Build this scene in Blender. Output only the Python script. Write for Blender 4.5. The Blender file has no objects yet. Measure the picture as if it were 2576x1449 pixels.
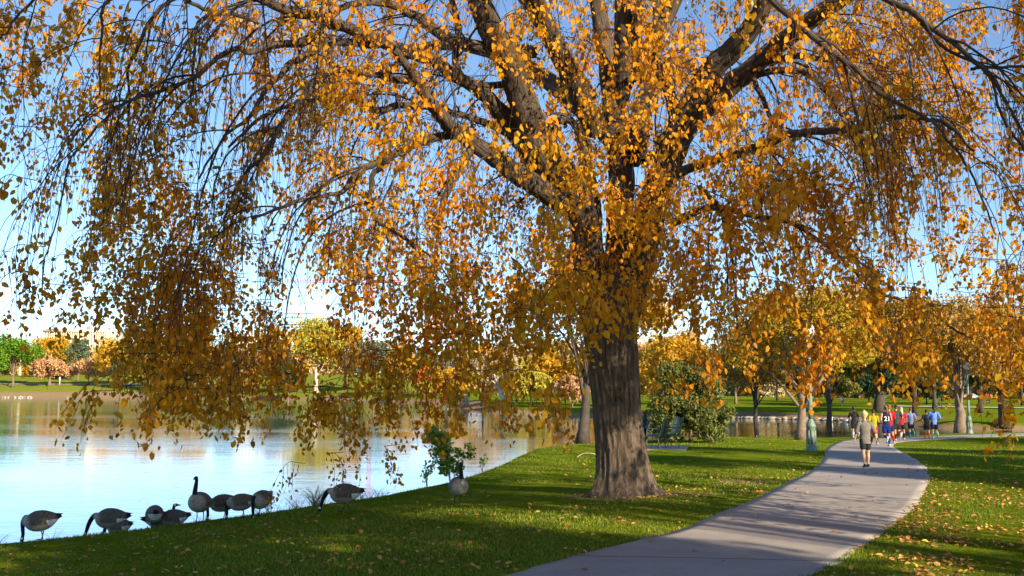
import bpy, math, random
import numpy as np
from mathutils import Vector, Matrix
R = math.radians
rng = np.random.default_rng(7)
random.seed(7)
scene = bpy.context.scene
COL = scene.collection

# ------------------------------------------------------------------ camera
F = 2500.0                       # focal length in units of a 2576-wide frame
CAMZ = 2.0
TH = math.atan(250.5 / F)
CS, SN = math.cos(TH), math.sin(TH)
cam_d = bpy.data.cameras.new('camera'); cam = bpy.data.objects.new('camera', cam_d)
COL.objects.link(cam); scene.camera = cam
cam_d.sensor_width = 36.0; cam_d.lens = 36.0 * F / 2576.0
cam_d.clip_start = 0.1; cam_d.clip_end = 6000
cam.location = (0, 0, CAMZ); cam.rotation_euler = (math.pi / 2 + TH, 0, 0)

def ray(u, v):
    a = (np.asarray(u, float) - 1288) / F; b = (724.5 - np.asarray(v, float)) / F
    dy = CS - b * SN; dz = SN + b * CS
    return a / dy, dz / dy                     # x and z per metre of y
def P(u, v, Y):
    ax, az = ray(u, v)
    return np.stack(np.broadcast_arrays(ax * Y, np.asarray(Y, float) * 1.0, CAMZ + az * Y), -1)
def mpp(Y): return Y / F                       # metres per view unit at distance Y

# ------------------------------------------------------------------ materials
def newmat(name):
    m = bpy.data.materials.new(name); m.use_nodes = True
    nt = m.node_tree; nt.nodes.clear()
    out = nt.nodes.new('ShaderNodeOutputMaterial')
    return m, nt, out
def N(nt, t, **kw):
    n = nt.nodes.new(t)
    for k, v in kw.items():
        if k.startswith('i_'): n.inputs[k[2:].replace('_', ' ')].default_value = v
        else: setattr(n, k, v)
    return n
def L(nt, a, b): nt.links.new(a, b)
def ramp(nt, fac, stops, interp='LINEAR'):
    r = nt.nodes.new('ShaderNodeValToRGB'); r.color_ramp.interpolation = interp
    el = r.color_ramp.elements
    while len(el) < len(stops): el.new(0.5)
    for e, (p, c) in zip(el, stops): e.position = p; e.color = (*c, 1)
    if fac is not None: L(nt, fac, r.inputs[0])
    return r
def noise(nt, vec, scale, detail=4, rough=.6, dist=0.0):
    n = N(nt, 'ShaderNodeTexNoise'); n.inputs['Scale'].default_value = scale
    n.inputs['Detail'].default_value = detail; n.inputs['Roughness'].default_value = rough
    n.inputs['Distortion'].default_value = dist
    if vec is not None: L(nt, vec, n.inputs['Vector'])
    return n
def mapping(nt, vec, sc):
    m = N(nt, 'ShaderNodeMapping'); m.inputs['Scale'].default_value = sc; L(nt, vec, m.inputs['Vector']); return m.outputs[0]
def mixc(nt, fac, a, b, mode='MIX'):
    m = N(nt, 'ShaderNodeMix', data_type='RGBA', blend_type=mode)
    if isinstance(fac, float): m.inputs[0].default_value = fac
    else: L(nt, fac, m.inputs[0])
    for s, x in ((6, a), (7, b)):
        if isinstance(x, tuple): m.inputs[s].default_value = (*x, 1)
        else: L(nt, x, m.inputs[s])
    return m.outputs[2]
def bump(nt, h, strength=.5, dist=.02):
    b = N(nt, 'ShaderNodeBump'); b.inputs['Strength'].default_value = strength; b.inputs['Distance'].default_value = dist
    L(nt, h, b.inputs['Height']); return b.outputs[0]
def simple(name, c, rough=.7, var=.25, scale=8., metal=0., spec=.4, bmp=.0):
    m, nt, out = newmat(name)
    tc = N(nt, 'ShaderNodeTexCoord')
    n = noise(nt, tc.outputs['Object'], scale, 5)
    lo = tuple(x * (1 - var) for x in c); hi = tuple(min(1, x * (1 + var)) for x in c)
    r = ramp(nt, n.outputs[0], [(.3, lo), (.7, hi)])
    b = N(nt, 'ShaderNodeBsdfPrincipled'); L(nt, r.outputs[0], b.inputs['Base Color'])
    b.inputs['Roughness'].default_value = rough; b.inputs['Metallic'].default_value = metal
    b.inputs['Specular IOR Level'].default_value = spec
    if bmp: L(nt, bump(nt, n.outputs[0], .6, bmp), b.inputs['Normal'])
    L(nt, b.outputs[0], out.inputs[0]); return m
def leafmat(name, cols, transl=.4, clump=None, cscale=.6, rough=.55):
    m, nt, out = newmat(name)
    g = N(nt, 'ShaderNodeNewGeometry')
    k = len(cols)
    r = ramp(nt, g.outputs['Random Per Island'], [((i + .5) / k, c) for i, c in enumerate(cols)])
    col = r.outputs[0]
    if clump:
        tc = N(nt, 'ShaderNodeTexCoord')
        n = noise(nt, tc.outputs['Object'], cscale, 2)
        f = ramp(nt, n.outputs[0], [(.45, (0, 0, 0)), (.62, (1, 1, 1))])
        col = mixc(nt, f.outputs[0], col, clump)
    b = N(nt, 'ShaderNodeBsdfPrincipled'); L(nt, col, b.inputs['Base Color'])
    b.inputs['Roughness'].default_value = rough; b.inputs['Specular IOR Level'].default_value = .25
    t = N(nt, 'ShaderNodeBsdfTranslucent'); L(nt, col, t.inputs[0])
    mx = N(nt, 'ShaderNodeMixShader'); mx.inputs[0].default_value = transl
    L(nt, b.outputs[0], mx.inputs[1]); L(nt, t.outputs[0], mx.inputs[2]); L(nt, mx.outputs[0], out.inputs[0])
    return m
def barkmat(name, c0, c1, scale=9., attr='bark', stretch=.13, bd=.03):
    m, nt, out = newmat(name)
    at = N(nt, 'ShaderNodeAttribute', attribute_name=attr)
    v = mapping(nt, at.outputs['Vector'], (1, 1, stretch))
    n = noise(nt, v, scale, 7, .65, .6)
    n2 = noise(nt, at.outputs['Vector'], 2.2, 3)
    rd = ramp(nt, n.outputs[0], [(.38, (0, 0, 0)), (.5, (.6,) * 3), (.62, (1, 1, 1))])
    c = mixc(nt, rd.outputs[0], c0, c1)
    c = mixc(nt, n2.outputs[0], c, tuple(x * .62 for x in c1))
    b = N(nt, 'ShaderNodeBsdfPrincipled'); L(nt, c, b.inputs['Base Color'])
    b.inputs['Roughness'].default_value = .9; b.inputs['Specular IOR Level'].default_value = .15
    L(nt, bump(nt, rd.outputs[0], 1., bd), b.inputs['Normal'])
    L(nt, b.outputs[0], out.inputs[0]); return m

# ------------------------------------------------------------------ objects
def tag(o, label=None, cat=None, group=None, kind=None):
    if label: o['label'] = label
    if cat: o['category'] = cat
    if group: o['group'] = group
    if kind: o['kind'] = kind
    return o
def empty(name, loc, rz=0., scale=1.):
    o = bpy.data.objects.new(name, None); COL.objects.link(o)
    o.location = tuple(map(float, loc)); o.rotation_euler = (0, 0, rz); o.scale = (scale,) * 3
    o.empty_display_size = .2
    return o
def mesh(name, V, Q=None, T=None, mat=None, parent=None, smooth=False, attr=None, acol=None, mats=None, midx=None):
    V = np.asarray(V, np.float32).reshape(-1, 3)
    me = bpy.data.meshes.new(name)
    nq = 0 if Q is None else len(Q); ntr = 0 if T is None else len(T)
    me.vertices.add(len(V)); me.vertices.foreach_set('co', V.ravel())
    me.loops.add(nq * 4 + ntr * 3); me.polygons.add(nq + ntr)
    li = []; 
    if nq: li.append(np.asarray(Q, np.int32).ravel())
    if ntr: li.append(np.asarray(T, np.int32).ravel())
    me.loops.foreach_set('vertex_index', np.concatenate(li))
    st = np.concatenate([np.arange(nq, dtype=np.int32) * 4, nq * 4 + np.arange(ntr, dtype=np.int32) * 3])
    me.polygons.foreach_set('loop_start', st)
    if smooth: me.polygons.foreach_set('use_smooth', np.ones(nq + ntr, bool))
    if midx is not None: me.polygons.foreach_set('material_index', np.asarray(midx, np.int32))
    if attr is not None:
        a = me.attributes.new(attr[0], 'FLOAT_VECTOR', 'POINT'); a.data.foreach_set('vector', np.asarray(attr[1], np.float32).ravel())
    if acol is not None:
        a = me.color_attributes.new(acol[0], 'FLOAT_COLOR', 'POINT'); c = np.asarray(acol[1], np.float32)
        if c.shape[1] == 3: c = np.concatenate([c, np.ones((len(c), 1), np.float32)], 1)
        a.data.foreach_set('color', c.ravel())
    me.update(calc_edges=True); me.validate()
    if mats:
        for mm in mats: me.materials.append(mm)
    elif mat: me.materials.append(mat)
    o = bpy.data.objects.new(name, me); COL.objects.link(o)
    if parent: o.parent = parent
    return o
class MB:                                     # collects pieces into one mesh
    def __init__(s): s.V = []; s.Q = []; s.T = []; s.A = []; s.n = 0
    def add(s, V, Q=None, T=None, A=None):
        V = np.asarray(V, float).reshape(-1, 3)
        if Q is not None and len(Q): s.Q.append(np.asarray(Q) + s.n)
        if T is not None and len(T): s.T.append(np.asarray(T) + s.n)
        s.V.append(V); s.A.append(V if A is None else A); s.n += len(V)
    def box(s, c, size, rz=0., taper=1., M=None):
        x, y, z = [t / 2 for t in size]
        v = np.array([(sx * x * (taper if sz > 0 else 1), sy * y * (taper if sz > 0 else 1), sz * z) for sz in (-1, 1) for sy in (-1, 1) for sx in (-1, 1)])
        if rz: ca, sa = math.cos(rz), math.sin(rz); v = v @ np.array([[ca, sa, 0], [-sa, ca, 0], [0, 0, 1]])
        if M is not None: v = v @ np.array(M).T
        s.add(v + np.array(c), [(0, 2, 3, 1), (4, 5, 7, 6), (0, 1, 5, 4), (2, 6, 7, 3), (0, 4, 6, 2), (1, 3, 7, 5)])
    def tube(s, pts, r, sides=8):
        pts = np.asarray(pts, float)[None]; r = np.broadcast_to(np.asarray(r, float), pts.shape[1])[None]
        v, q, a = tubes(pts, r, sides, cap=True); s.add(v, q, None, a)
    def lathe(s, prof, c=(0, 0, 0), sides=16, sq=0., scale=(1, 1)):
        an = np.arange(sides) * 2 * np.pi / sides
        V = []
        for r, z in prof:
            rr = r * (1 + sq * (1 / np.maximum(abs(np.cos(an)), abs(np.sin(an))) - 1))
            V.append(np.stack([rr * np.cos(an) * scale[0] + c[0], rr * np.sin(an) * scale[1] + c[1], np.full(sides, z + c[2])], -1))
        V = np.concatenate(V); k = len(prof); i = np.arange(sides); j = (i + 1) % sides
        Q = [np.stack([m * sides + i, m * sides + j, (m + 1) * sides + j, (m + 1) * sides + i], -1) for m in range(k - 1)]
        nV = len(V)
        V = np.concatenate([V, [[c[0], c[1], prof[0][1] + c[2]], [c[0], c[1], prof[-1][1] + c[2]]]])
        T = np.concatenate([np.stack([np.full(sides, nV), j, i], -1), np.stack([np.full(sides, nV + 1), (k - 1) * sides + i, (k - 1) * sides + j], -1)])
        s.add(V, np.concatenate(Q), T)
    def build(s, name, mat, parent=None, smooth=False, attr=True):
        V = np.concatenate(s.V); A = np.concatenate(s.A)
        return mesh(name, V, np.concatenate(s.Q) if s.Q else None, np.concatenate(s.T) if s.T else None, mat, parent, smooth, ('bark', A) if attr else None)

def tubes(pts, rad, sides=4, cap=False):
    """pts (N,K,3), rad (N,K) -> verts, quads, bark coordinates"""
    pts = np.asarray(pts, float); rad = np.asarray(rad, float)
    n, k, _ = pts.shape
    t = np.gradient(pts, axis=1); t /= np.linalg.norm(t, axis=2, keepdims=True) + 1e-9
    main = pts[:, -1] - pts[:, 0]; main /= np.linalg.norm(main, axis=1, keepdims=True) + 1e-9
    ref = np.where(np.abs(main[:, 1:2]) < .8, np.array([[0, 1., 0]]), np.array([[1., 0, 0]]))[:, None, :]
    a = np.cross(t, ref); a /= np.linalg.norm(a, axis=2, keepdims=True) + 1e-9
    b = np.cross(t, a)
    an = np.arange(sides) * 2 * np.pi / sides
    ca, sa = np.cos(an)[None, None, :, None], np.sin(an)[None, None, :, None]
    V = pts[:, :, None] + rad[:, :, None, None] * (ca * a[:, :, None] + sa * b[:, :, None])
    ln = np.concatenate([np.zeros((n, 1)), np.cumsum(np.linalg.norm(np.diff(pts, axis=1), axis=2), axis=1)], 1)
    A = np.stack(np.broadcast_arrays(rad[:, :, None] * np.cos(an) + np.arange(n)[:, None, None] * 3.7 % 50, rad[:, :, None] * np.sin(an), ln[:, :, None] + 0 * an), -1)
    base = (np.arange(n) * k * sides)[:, None, None]; kk = (np.arange(k - 1) * sides)[None, :, None]
    i = np.arange(sides)[None, None]; j = (i + 1) % sides
    Q = np.stack([base + kk + i, base + kk + j, base + kk + sides + j, base + kk + sides + i], -1).reshape(-1, 4)
    V = V.reshape(-1, 3); A = A.reshape(-1, 3)
    if cap:                                    # close the ends by pinching
        nv = len(V); V = np.concatenate([V, pts[:, 0], pts[:, -1]]); A = np.concatenate([A, pts[:, 0], pts[:, -1]])
        Q = [Q]
        # emit caps as quads over side pairs
        caps = []
        for m in range(n):
            for s0, c, fl in ((m * k * sides, nv + m, 0), (m * k * sides + (k - 1) * sides, nv + n + m, 1)):
                for q in range(0, sides - 1, 2):
                    x, y, z = s0 + q, s0 + q + 1, s0 + (q + 2) % sides
                    caps.append((c, z, y, x) if not fl else (c, x, y, z))
        Q.append(np.array(caps)); Q = np.concatenate(Q)
    return V, Q, A
def catmull(pts, n):
    pts = np.asarray(pts, float); k = len(pts)
    p = np.concatenate([[2 * pts[0] - pts[1]], pts, [2 * pts[-1] - pts[-2]]])
    s = np.linspace(0, k - 1 - 1e-6, n); i = s.astype(int); t = (s - i)[:, None]
    a, b, c, d = p[i], p[i + 1], p[i + 2], p[i + 3]
    return .5 * (2 * b + (c - a) * t + (2 * a - 5 * b + 4 * c - d) * t ** 2 + (3 * b - a - 3 * c + d) * t ** 3)
def unit(v): return v / (np.linalg.norm(v, axis=-1, keepdims=True) + 1e-9)
def leaves(pos, axis, nrm, Ln, Wd, fold=.25):
    """six-vertex folded leaves: pos (N,3) base, axis tip direction, nrm face normal"""
    axis = unit(axis); side = unit(np.cross(axis, nrm)); nrm = np.cross(side, axis)
    n = len(pos); Ln = np.broadcast_to(Ln, n)[:, None]; Wd = np.broadcast_to(Wd, n)[:, None] * .5
    up = nrm * Wd * fold
    curl = nrm * Ln * rng.uniform(-.15, .15, (n, 1))
    b = pos; t = pos + axis * Ln + curl
    V = np.stack([b, pos + axis * Ln * .3 + side * Wd + up, pos + axis * Ln * .68 + side * Wd * .78 + up + curl * .5, t,
                  pos + axis * Ln * .68 - side * Wd * .78 + up + curl * .5, pos + axis * Ln * .3 - side * Wd + up], 1)
    o = (np.arange(n) * 6)[:, None]
    Q = np.concatenate([o + np.array([[0, 1, 2, 3]]), o + np.array([[0, 3, 4, 5]])])
    return V.reshape(-1, 3), Q
def flakes(pos, size, up=0.):
    """one diamond-shaped face per point, randomly turned"""
    n = len(pos); a = unit(rng.normal(size=(n, 3))); a[:, 2] *= (1 - up); a = unit(a)
    b = unit(np.cross(a, rng.normal(size=(n, 3))))
    s = (np.broadcast_to(size, n) * rng.uniform(.7, 1.3, n))[:, None]
    c = np.cross(a, b) * s * .18
    V = np.stack([pos - a * s * .6, pos + b * s * .36 + c, pos + a * s * .6, pos - b * s * .36 + c], 1).reshape(-1, 3)
    return V, (np.arange(n) * 4)[:, None] + np.arange(4)[None]

# ------------------------------------------------------------------ terrain
LAKE = np.array([(-420, 4), (-120, 8), (-60, 11.5), (-30, 14.5), (-14, 17.2), (-9.4, 18.4), (-7.5, 18.9), (-6.3, 19.9), (-5.3, 21.4), (-4.0, 23.0), (-2.7, 25.6),
    (-1.6, 29.5), (-.6, 34.6), (1.1, 39.0), (3.2, 41.6), (6.5, 46), (10, 49.5), (15, 53), (21, 56), (27, 60.5), (34, 62.5), (44, 63.5), (58, 66),
    (66, 69), (58, 73), (44, 71.5), (34, 71.5), (31.5, 74), (31, 84), (29.5, 91), (24, 97), (15, 101), (9, 106), (2, 107), (-2, 112), (-8, 150), (-14, 185),
    (-22, 208), (-40, 236), (-58, 254), (-90, 285), (-130, 300), (-160, 302), (-300, 300), (-420, 250)], float)
def poly_sdf(poly, x, y):
    x = np.asarray(x, float).ravel(); y = np.asarray(y, float).ravel()
    d = np.full(x.shape, 1e18); ins = np.zeros(x.shape, bool)
    for (x0, y0), (x1, y1) in zip(poly, np.roll(poly, -1, 0)):
        ex, ey = x1 - x0, y1 - y0
        t = np.clip(((x - x0) * ex + (y - y0) * ey) / (ex * ex + ey * ey + 1e-12), 0, 1)
        d = np.minimum(d, (x - x0 - ex * t) ** 2 + (y - y0 - ey * t) ** 2)
        c = ((y0 > y) != (y1 > y)) & (x < (x1 - x0) * (y - y0) / (y1 - y0 + 1e-12) + x0)
        ins ^= c
    return np.sqrt(d) * np.where(ins, -1, 1)   # negative inside
CTRL = np.array([(-9.3, 16.9, -.66), (-6.9, 17.5, -.48), (-5.8, 18.5, -.42), (-4.7, 20, -.40), (-3.3, 21.5, -.36), (-1.8, 24, -.30), (-.65, 28, -.20), (.5, 33, -.06),
    (2.1, 37.2, -.08), (3.3, 39.2, -.15), (6.5, 43, -.22), (10.4, 45, -.26), (2.1, 19, 0), (0, 10, 0), (6, 10, 0), (0, 2, .1), (10, 0, .1), (-12, 2, -.3), (-6.2, 12, -.27), (-3, 14, -.12),
    (-14, 14, -.8), (-22, 10, -.8), (5, 25, .02), (9, 32, .01), (12, 22, .02), (9, 25.4, 0), (16, 30, 0), (15.9, 42, -.45), (21.3, 50, -.6), (26, 56, -.6), (32, 57, -.62), (17, 50, -.55),
    (30, 40, -.3), (45, 50, -.5), (40, 20, 0), (20, 5, .1), (60, 40, -.3), (60, 62, -.6), (-25, -20, 0), (30, -25, 0)], float)
def _tps(r2): return np.where(r2 > 1e-9, r2 * np.log(r2 + 1e-12), 0)
_n = len(CTRL)
_K = _tps(((CTRL[:, None, :2] - CTRL[None, :, :2]) ** 2).sum(-1)) + np.eye(_n) * 2.
_Pm = np.concatenate([np.ones((_n, 1)), CTRL[:, :2]], 1)
_A = np.block([[_K, _Pm], [_Pm.T, np.zeros((3, 3))]])
_W = np.linalg.solve(_A, np.concatenate([CTRL[:, 2], np.zeros(3)]))
def near_h(x, y):
    x = np.asarray(x, float); y = np.asarray(y, float)
    sh = np.broadcast(x, y).shape
    x = np.clip(np.broadcast_to(x, sh).ravel(), -25, 62); y = np.clip(np.broadcast_to(y, sh).ravel(), -25, 64)
    z = _W[-3] + _W[-2] * x + _W[-1] * y
    for i in range(_n): z = z + _W[i] * _tps((x - CTRL[i, 0]) ** 2 + (y - CTRL[i, 1]) ** 2)
    return z.reshape(sh)
def sstep(a, b, x): t = np.clip((x - a) / (b - a), 0, 1); return t * t * (3 - 2 * t)
WATER = -1.0
def base_h(x, y, d=None):
    """land level without the lake bed"""
    x = np.asarray(x, float); y = np.asarray(y, float)
    if d is None: d = poly_sdf(LAKE, *np.broadcast_arrays(x, y)).reshape(np.broadcast(x, y).shape)
    n = near_h(x, y)
    left = sstep(-.01, -.16, x / np.maximum(y, 1))
    far = -.45 + left * 9 * (1 - np.exp(-np.maximum(d, 0) / 60)) + .5 * (1 - left) * np.sin(x * .03 + 1) * sstep(90, 140, y)
    k = sstep(64, 78, y)
    return n * (1 - k) + far * k
def land_h(x, y):
    x, y = np.broadcast_arrays(np.asarray(x, float), np.asarray(y, float))
    d = poly_sdf(LAKE, x, y).reshape(x.shape)
    b = base_h(x, y, d)
    w = np.where(y > 80, 5., 1.7)
    k = sstep(-.15, 1, d / w)                  # 0 at the water's edge, 1 on the lawn
    z = (WATER - .04) * (1 - k) + b * k
    z = np.where(d < 0, WATER - .04 + np.maximum(d, -3) * .35, z)
    return z, d
def hit(u, v):
    """where the line of sight through (u, v) meets the lawn"""
    ax, az = ray(u, v); Y = np.full(np.shape(ax), 20.)
    for _ in range(60):
        z = near_h(ax * Y, Y); Y = Y * .5 + .5 * np.clip((z - CAMZ) / np.minimum(az, -1e-3), 4, 90)
    return ax * Y, Y
def gz(x, y): return float(land_h(np.array([x]), np.array([y]))[0][0])
_gx = np.linspace(-24, 24, 97); _gy = np.linspace(4, 52, 97)
_GG = land_h(*np.meshgrid(_gx, _gy, indexing='xy'))[0]
def gz_fast(x, y):
    return _GG[int(np.clip((y - 4) * 2, 0, 96)), int(np.clip((x + 24) * 2, 0, 96))]
# ------------------------------------------------------------------ light
AZ = R(141); EL = R(23)
SUN = np.array([math.sin(AZ) * math.cos(EL), math.cos(AZ) * math.cos(EL), math.sin(EL)])
w = bpy.data.worlds.new('World'); scene.world = w; w.use_nodes = True
nt = w.node_tree; nt.nodes.clear()
sky = nt.nodes.new('ShaderNodeTexSky'); sky.sky_type = 'NISHITA'; sky.sun_disc = False
sky.sun_elevation = EL; sky.sun_rotation = AZ; sky.altitude = 0; sky.air_density = .7; sky.dust_density = 0; sky.ozone_density = 1.6
bg = nt.nodes.new('ShaderNodeBackground'); bg.inputs[1].default_value = .105
wo = nt.nodes.new('ShaderNodeOutputWorld'); wb_ = mixc(nt, 1.0, sky.outputs[0], (.97, 1.07, 1.10), 'MULTIPLY'); nt.links.new(wb_, bg.inputs[0]); nt.links.new(bg.outputs[0], wo.inputs[0])
sl = bpy.data.lights.new('sun', 'SUN'); sl.energy = 5.0; sl.angle = R(.55); sl.color = (1, .85, .62)
so = bpy.data.objects.new('sun', sl); COL.objects.link(so)
so.rotation_euler = Vector((-SUN[0], -SUN[1], -SUN[2])).to_track_quat('-Z', 'Y').to_euler(); so.location = (20, -20, 30)
scene.view_settings.view_transform = 'Standard'; scene.view_settings.look = 'None'
scene.view_settings.exposure = 1.0; scene.view_settings.gamma = 1
scene.cycles.max_bounces = 8; scene.cycles.transparent_max_bounces = 8; scene.cycles.use_denoising = True
scene.cycles.caustics_reflective = False; scene.cycles.caustics_refractive = False

# ------------------------------------------------------------------ path outline
pl = [(1180, 1485), (1270, 1449), (1500, 1385), (1700, 1335), (1800, 1295), (1900, 1255), (1975, 1217), (2030, 1190), (2060, 1168), (2075, 1146), (2079, 1128), (2105, 1113), (2150, 1105), (2230, 1101.5), (2350, 1097), (2450, 1093), (2576, 1089.5), (2760, 1086)]
pr = [(2000, 1485), (2040, 1449), (2130, 1400), (2220, 1340), (2285, 1290), (2322, 1245), (2338, 1205), (2325, 1172), (2290, 1148), (2262, 1133), (2246, 1122), (2262, 1113), (2310, 1108.5), (2370, 1105), (2440, 1101.5), (2520, 1098.5), (2600, 1096), (2760, 1093)]
def edge(px):
    x, y = hit(np.array([p[0] for p in px], float), np.array([p[1] for p in px], float))
    return np.stack([x, y], 1)
EL_, ER_ = edge(pl), edge(pr)
EL_ = np.concatenate([[(-6.5, -6), (-4, 3)], EL_]); ER_ = np.concatenate([[(-2, -6), (.5, 3)], ER_])
NP = 260
def resamp(e, n):
    c = catmull(np.concatenate([e, np.zeros((len(e), 1))], 1), 2000)[:, :2]
    return c
CL, CR = resamp(EL_, 0), resamp(ER_, 0)
idx = np.linspace(0, 1999, NP).astype(int)
CL, CR = CL[idx], CR[idx]
PATH = np.concatenate([CL, CR[::-1]])
def path_sdf(x, y): return poly_sdf(PATH[::3], x, y)

# ------------------------------------------------------------------ ground sheet
ys = np.concatenate([np.arange(-30, -4, 1.), np.arange(-4, 8, .5), np.arange(8, 62, .22), 62 + np.cumsum(.25 * 1.028 ** np.arange(1, 170))])
ys = np.concatenate([ys, ys[-1] + np.cumsum(30 * 1.25 ** np.arange(16))])
NC = 460
s_ = np.linspace(-1, 1, NC); s_ = np.sign(s_) * (abs(s_) * .75 + .25 * abs(s_) ** 3)
wd = np.maximum(26, (ys + 10) * .95)
wd[-16:] *= np.linspace(1.2, 3, 16)
X = s_[None] * wd[:, None] + np.minimum(6, ys * .1)[:, None]; Y = np.repeat(ys[:, None], NC, 1)
Z, D = land_h(X, Y)
pd = path_sdf(X.ravel(), Y.ravel()).reshape(X.shape)
bumpy = (np.sin(X * 1.7 + Y * .6) * np.sin(Y * 1.3 - X * .4)) * .012 + np.sin(X * .5 + 2) * np.sin(Y * .37) * .02
Z = Z + bumpy * sstep(0, 1.5, pd) * sstep(.2, 2, D) * (Y < 70)
Z = np.where(pd < -.5, Z - .05, Z)
Z[-10:] = Z[-10:] * .5 + 2
V = np.stack([X, Y, Z], -1).reshape(-1, 3)
nr = len(ys)
i, j = np.meshgrid(np.arange(nr - 1), np.arange(NC - 1), indexing='ij'); b_ = (i * NC + j).ravel()
Qg = np.stack([b_, b_ + 1, b_ + NC + 1, b_ + NC], -1)
soil = np.zeros(len(V))
Df, Yf, Xf = D.ravel(), V[:, 1], V[:, 0]
soil = np.maximum(soil, (Yf > 80) * (1 - sstep(1.5 + 3 * (Xf < -100), 5 + 7 * (Xf < -100), Df + 1.5 * np.sin(Xf * .21) * np.sin(Yf * .13))))
soil = np.maximum(soil, (Yf <= 80) * (1 - sstep(.5, 1.3, Df)) * .9)
dirt = np.exp(-((Xf - 4.9) ** 2 / .5 + (Yf - 21.3) ** 2 / .8)) * .8 + np.exp(-((Xf - 3.5) ** 2 / .25 + (Yf - 18.7) ** 2 / .06)) + np.exp(-((Xf - .9) ** 2 / 6 + (Yf - 22.6) ** 2 / .5)) * .25
litter = sstep(1.75, .75, np.hypot(Xf - 2.1, (Yf - 19))) * .62
edge_ = np.exp(-(np.maximum(pd.ravel(), 0) / .08) ** 2) * .38
soil = np.maximum(soil, np.maximum(np.maximum(dirt, edge_), litter))
dry = (Yf > 150) * (Xf < -20) * .35
gm, nt, out = newmat('park_ground')
tc = N(nt, 'ShaderNodeTexCoord'); at = N(nt, 'ShaderNodeAttribute', attribute_name='soilmask')
sep = N(nt, 'ShaderNodeSeparateXYZ'); L(nt, at.outputs['Vector'], sep.inputs[0])
o_ = tc.outputs['Object']
n1 = noise(nt, o_, .35, 4); n2 = noise(nt, mapping(nt, o_, (1, .6, 1)), 14, 6, .75); n3 = noise(nt, o_, 70, 3, .8); n4 = noise(nt, o_, 2.3, 4)
g1 = ramp(nt, n1.outputs[0], [(.35, (.085, .165, .006)), (.65, (.26, .29, .012))])
g2 = ramp(nt, n2.outputs[0], [(.3, (.030, .080, .006)), (.55, (.155, .225, .012)), (.75, (.36, .35, .04))])
c = mixc(nt, .55, g1.outputs[0], g2.outputs[0])
dr = ramp(nt, n4.outputs[0], [(.52, (0, 0, 0)), (.70, (.55, .55, .55))])
c = mixc(nt, dr.outputs[0], c, (.30, .25, .07))
c = mixc(nt, sep.outputs['Y'], c, (.34, .30, .07))
sn = N(nt, 'ShaderNodeMath', operation='MULTIPLY_ADD'); L(nt, n2.outputs[0], sn.inputs[0]); sn.inputs[1].default_value = .7; sn.inputs[2].default_value = -.35
sa = N(nt, 'ShaderNodeMath', operation='ADD'); L(nt, sep.outputs['X'], sa.inputs[0]); L(nt, sn.outputs[0], sa.inputs[1])
sr = ramp(nt, sa.outputs[0], [(.35, (0, 0, 0)), (.65, (1, 1, 1))])
sc = ramp(nt, n3.outputs[0], [(.3, (.22, .145, .08)), (.7, (.40, .285, .17))])
c = mixc(nt, sr.outputs[0], c, sc.outputs[0])
b = N(nt, 'ShaderNodeBsdfPrincipled'); L(nt, c, b.inputs['Base Color']); b.inputs['Roughness'].default_value = .95; b.inputs['Specular IOR Level'].default_value = .0
hm = N(nt, 'ShaderNodeMath', operation='ADD'); L(nt, n3.outputs[0], hm.inputs[0]); L(nt, n2.outputs[0], hm.inputs[1])
L(nt, bump(nt, hm.outputs[0], .9, .05), b.inputs['Normal'])
L(nt, b.outputs[0], out.inputs[0])
ground = mesh('ground', V, Qg, None, gm, None, True, ('soilmask', np.stack([soil, dry, 0 * soil], -1)))
tag(ground, kind='structure')

# ------------------------------------------------------------------ path
cm, nt, out = newmat('concrete')
tc = N(nt, 'ShaderNodeTexCoord'); o_ = tc.outputs['Object']; at = N(nt, 'ShaderNodeAttribute', attribute_name='along')
n1 = noise(nt, o_, .8, 5, .7); n2 = noise(nt, o_, 55, 4, .8); n3 = noise(nt, o_, 5, 5, .7)
c1 = ramp(nt, n1.outputs[0], [(.3, (.25, .22, .20)), (.7, (.41, .365, .33))])
c2 = ramp(nt, n2.outputs[0], [(.3, (.22, .195, .18)), (.7, (.47, .42, .38))])
c = mixc(nt, .35, c1.outputs[0], c2.outputs[0])
st = ramp(nt, n3.outputs[0], [(.55, (0, 0, 0)), (.75, (.5, .5, .5))]); c = mixc(nt, st.outputs[0], c, (.32, .28, .24))
sp = N(nt, 'ShaderNodeSeparateXYZ'); L(nt, at.outputs['Vector'], sp.inputs[0])
fr = N(nt, 'ShaderNodeMath', operation='PINGPONG'); L(nt, sp.outputs['Y'], fr.inputs[0]); fr.inputs[1].default_value = 1.6
jr = ramp(nt, fr.outputs[0], [(0, (1, 1, 1)), (.022, (.8, .8, .8)), (.030, (.0, .0, .0))], 'LINEAR'); vo = N(nt, 'ShaderNodeTexVoronoi', feature='DISTANCE_TO_EDGE'); vo.inputs['Scale'].default_value = .22; L(nt, mixc(nt, .12, o_, noise(nt, o_, 1.2, 4).outputs['Color']), vo.inputs['Vector'])
ck = ramp(nt, vo.outputs['Distance'], [(0, (1, 1, 1)), (.003, (0, 0, 0))]); c = mixc(nt, ck.outputs[0], c, (.17, .15, .13)); c = mixc(nt, jr.outputs[0], c, (.13, .115, .10))
b = N(nt, 'ShaderNodeBsdfPrincipled'); L(nt, c, b.inputs['Base Color']); b.inputs['Roughness'].default_value = .85; b.inputs['Specular IOR Level'].default_value = .2
L(nt, bump(nt, n2.outputs[0], .5, .006), b.inputs['Normal']); L(nt, b.outputs[0], out.inputs[0])
K = 14; tt = np.linspace(0, 1, K)[None, :, None]
PV = CL[:, None] * (1 - tt) + CR[:, None] * tt
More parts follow.
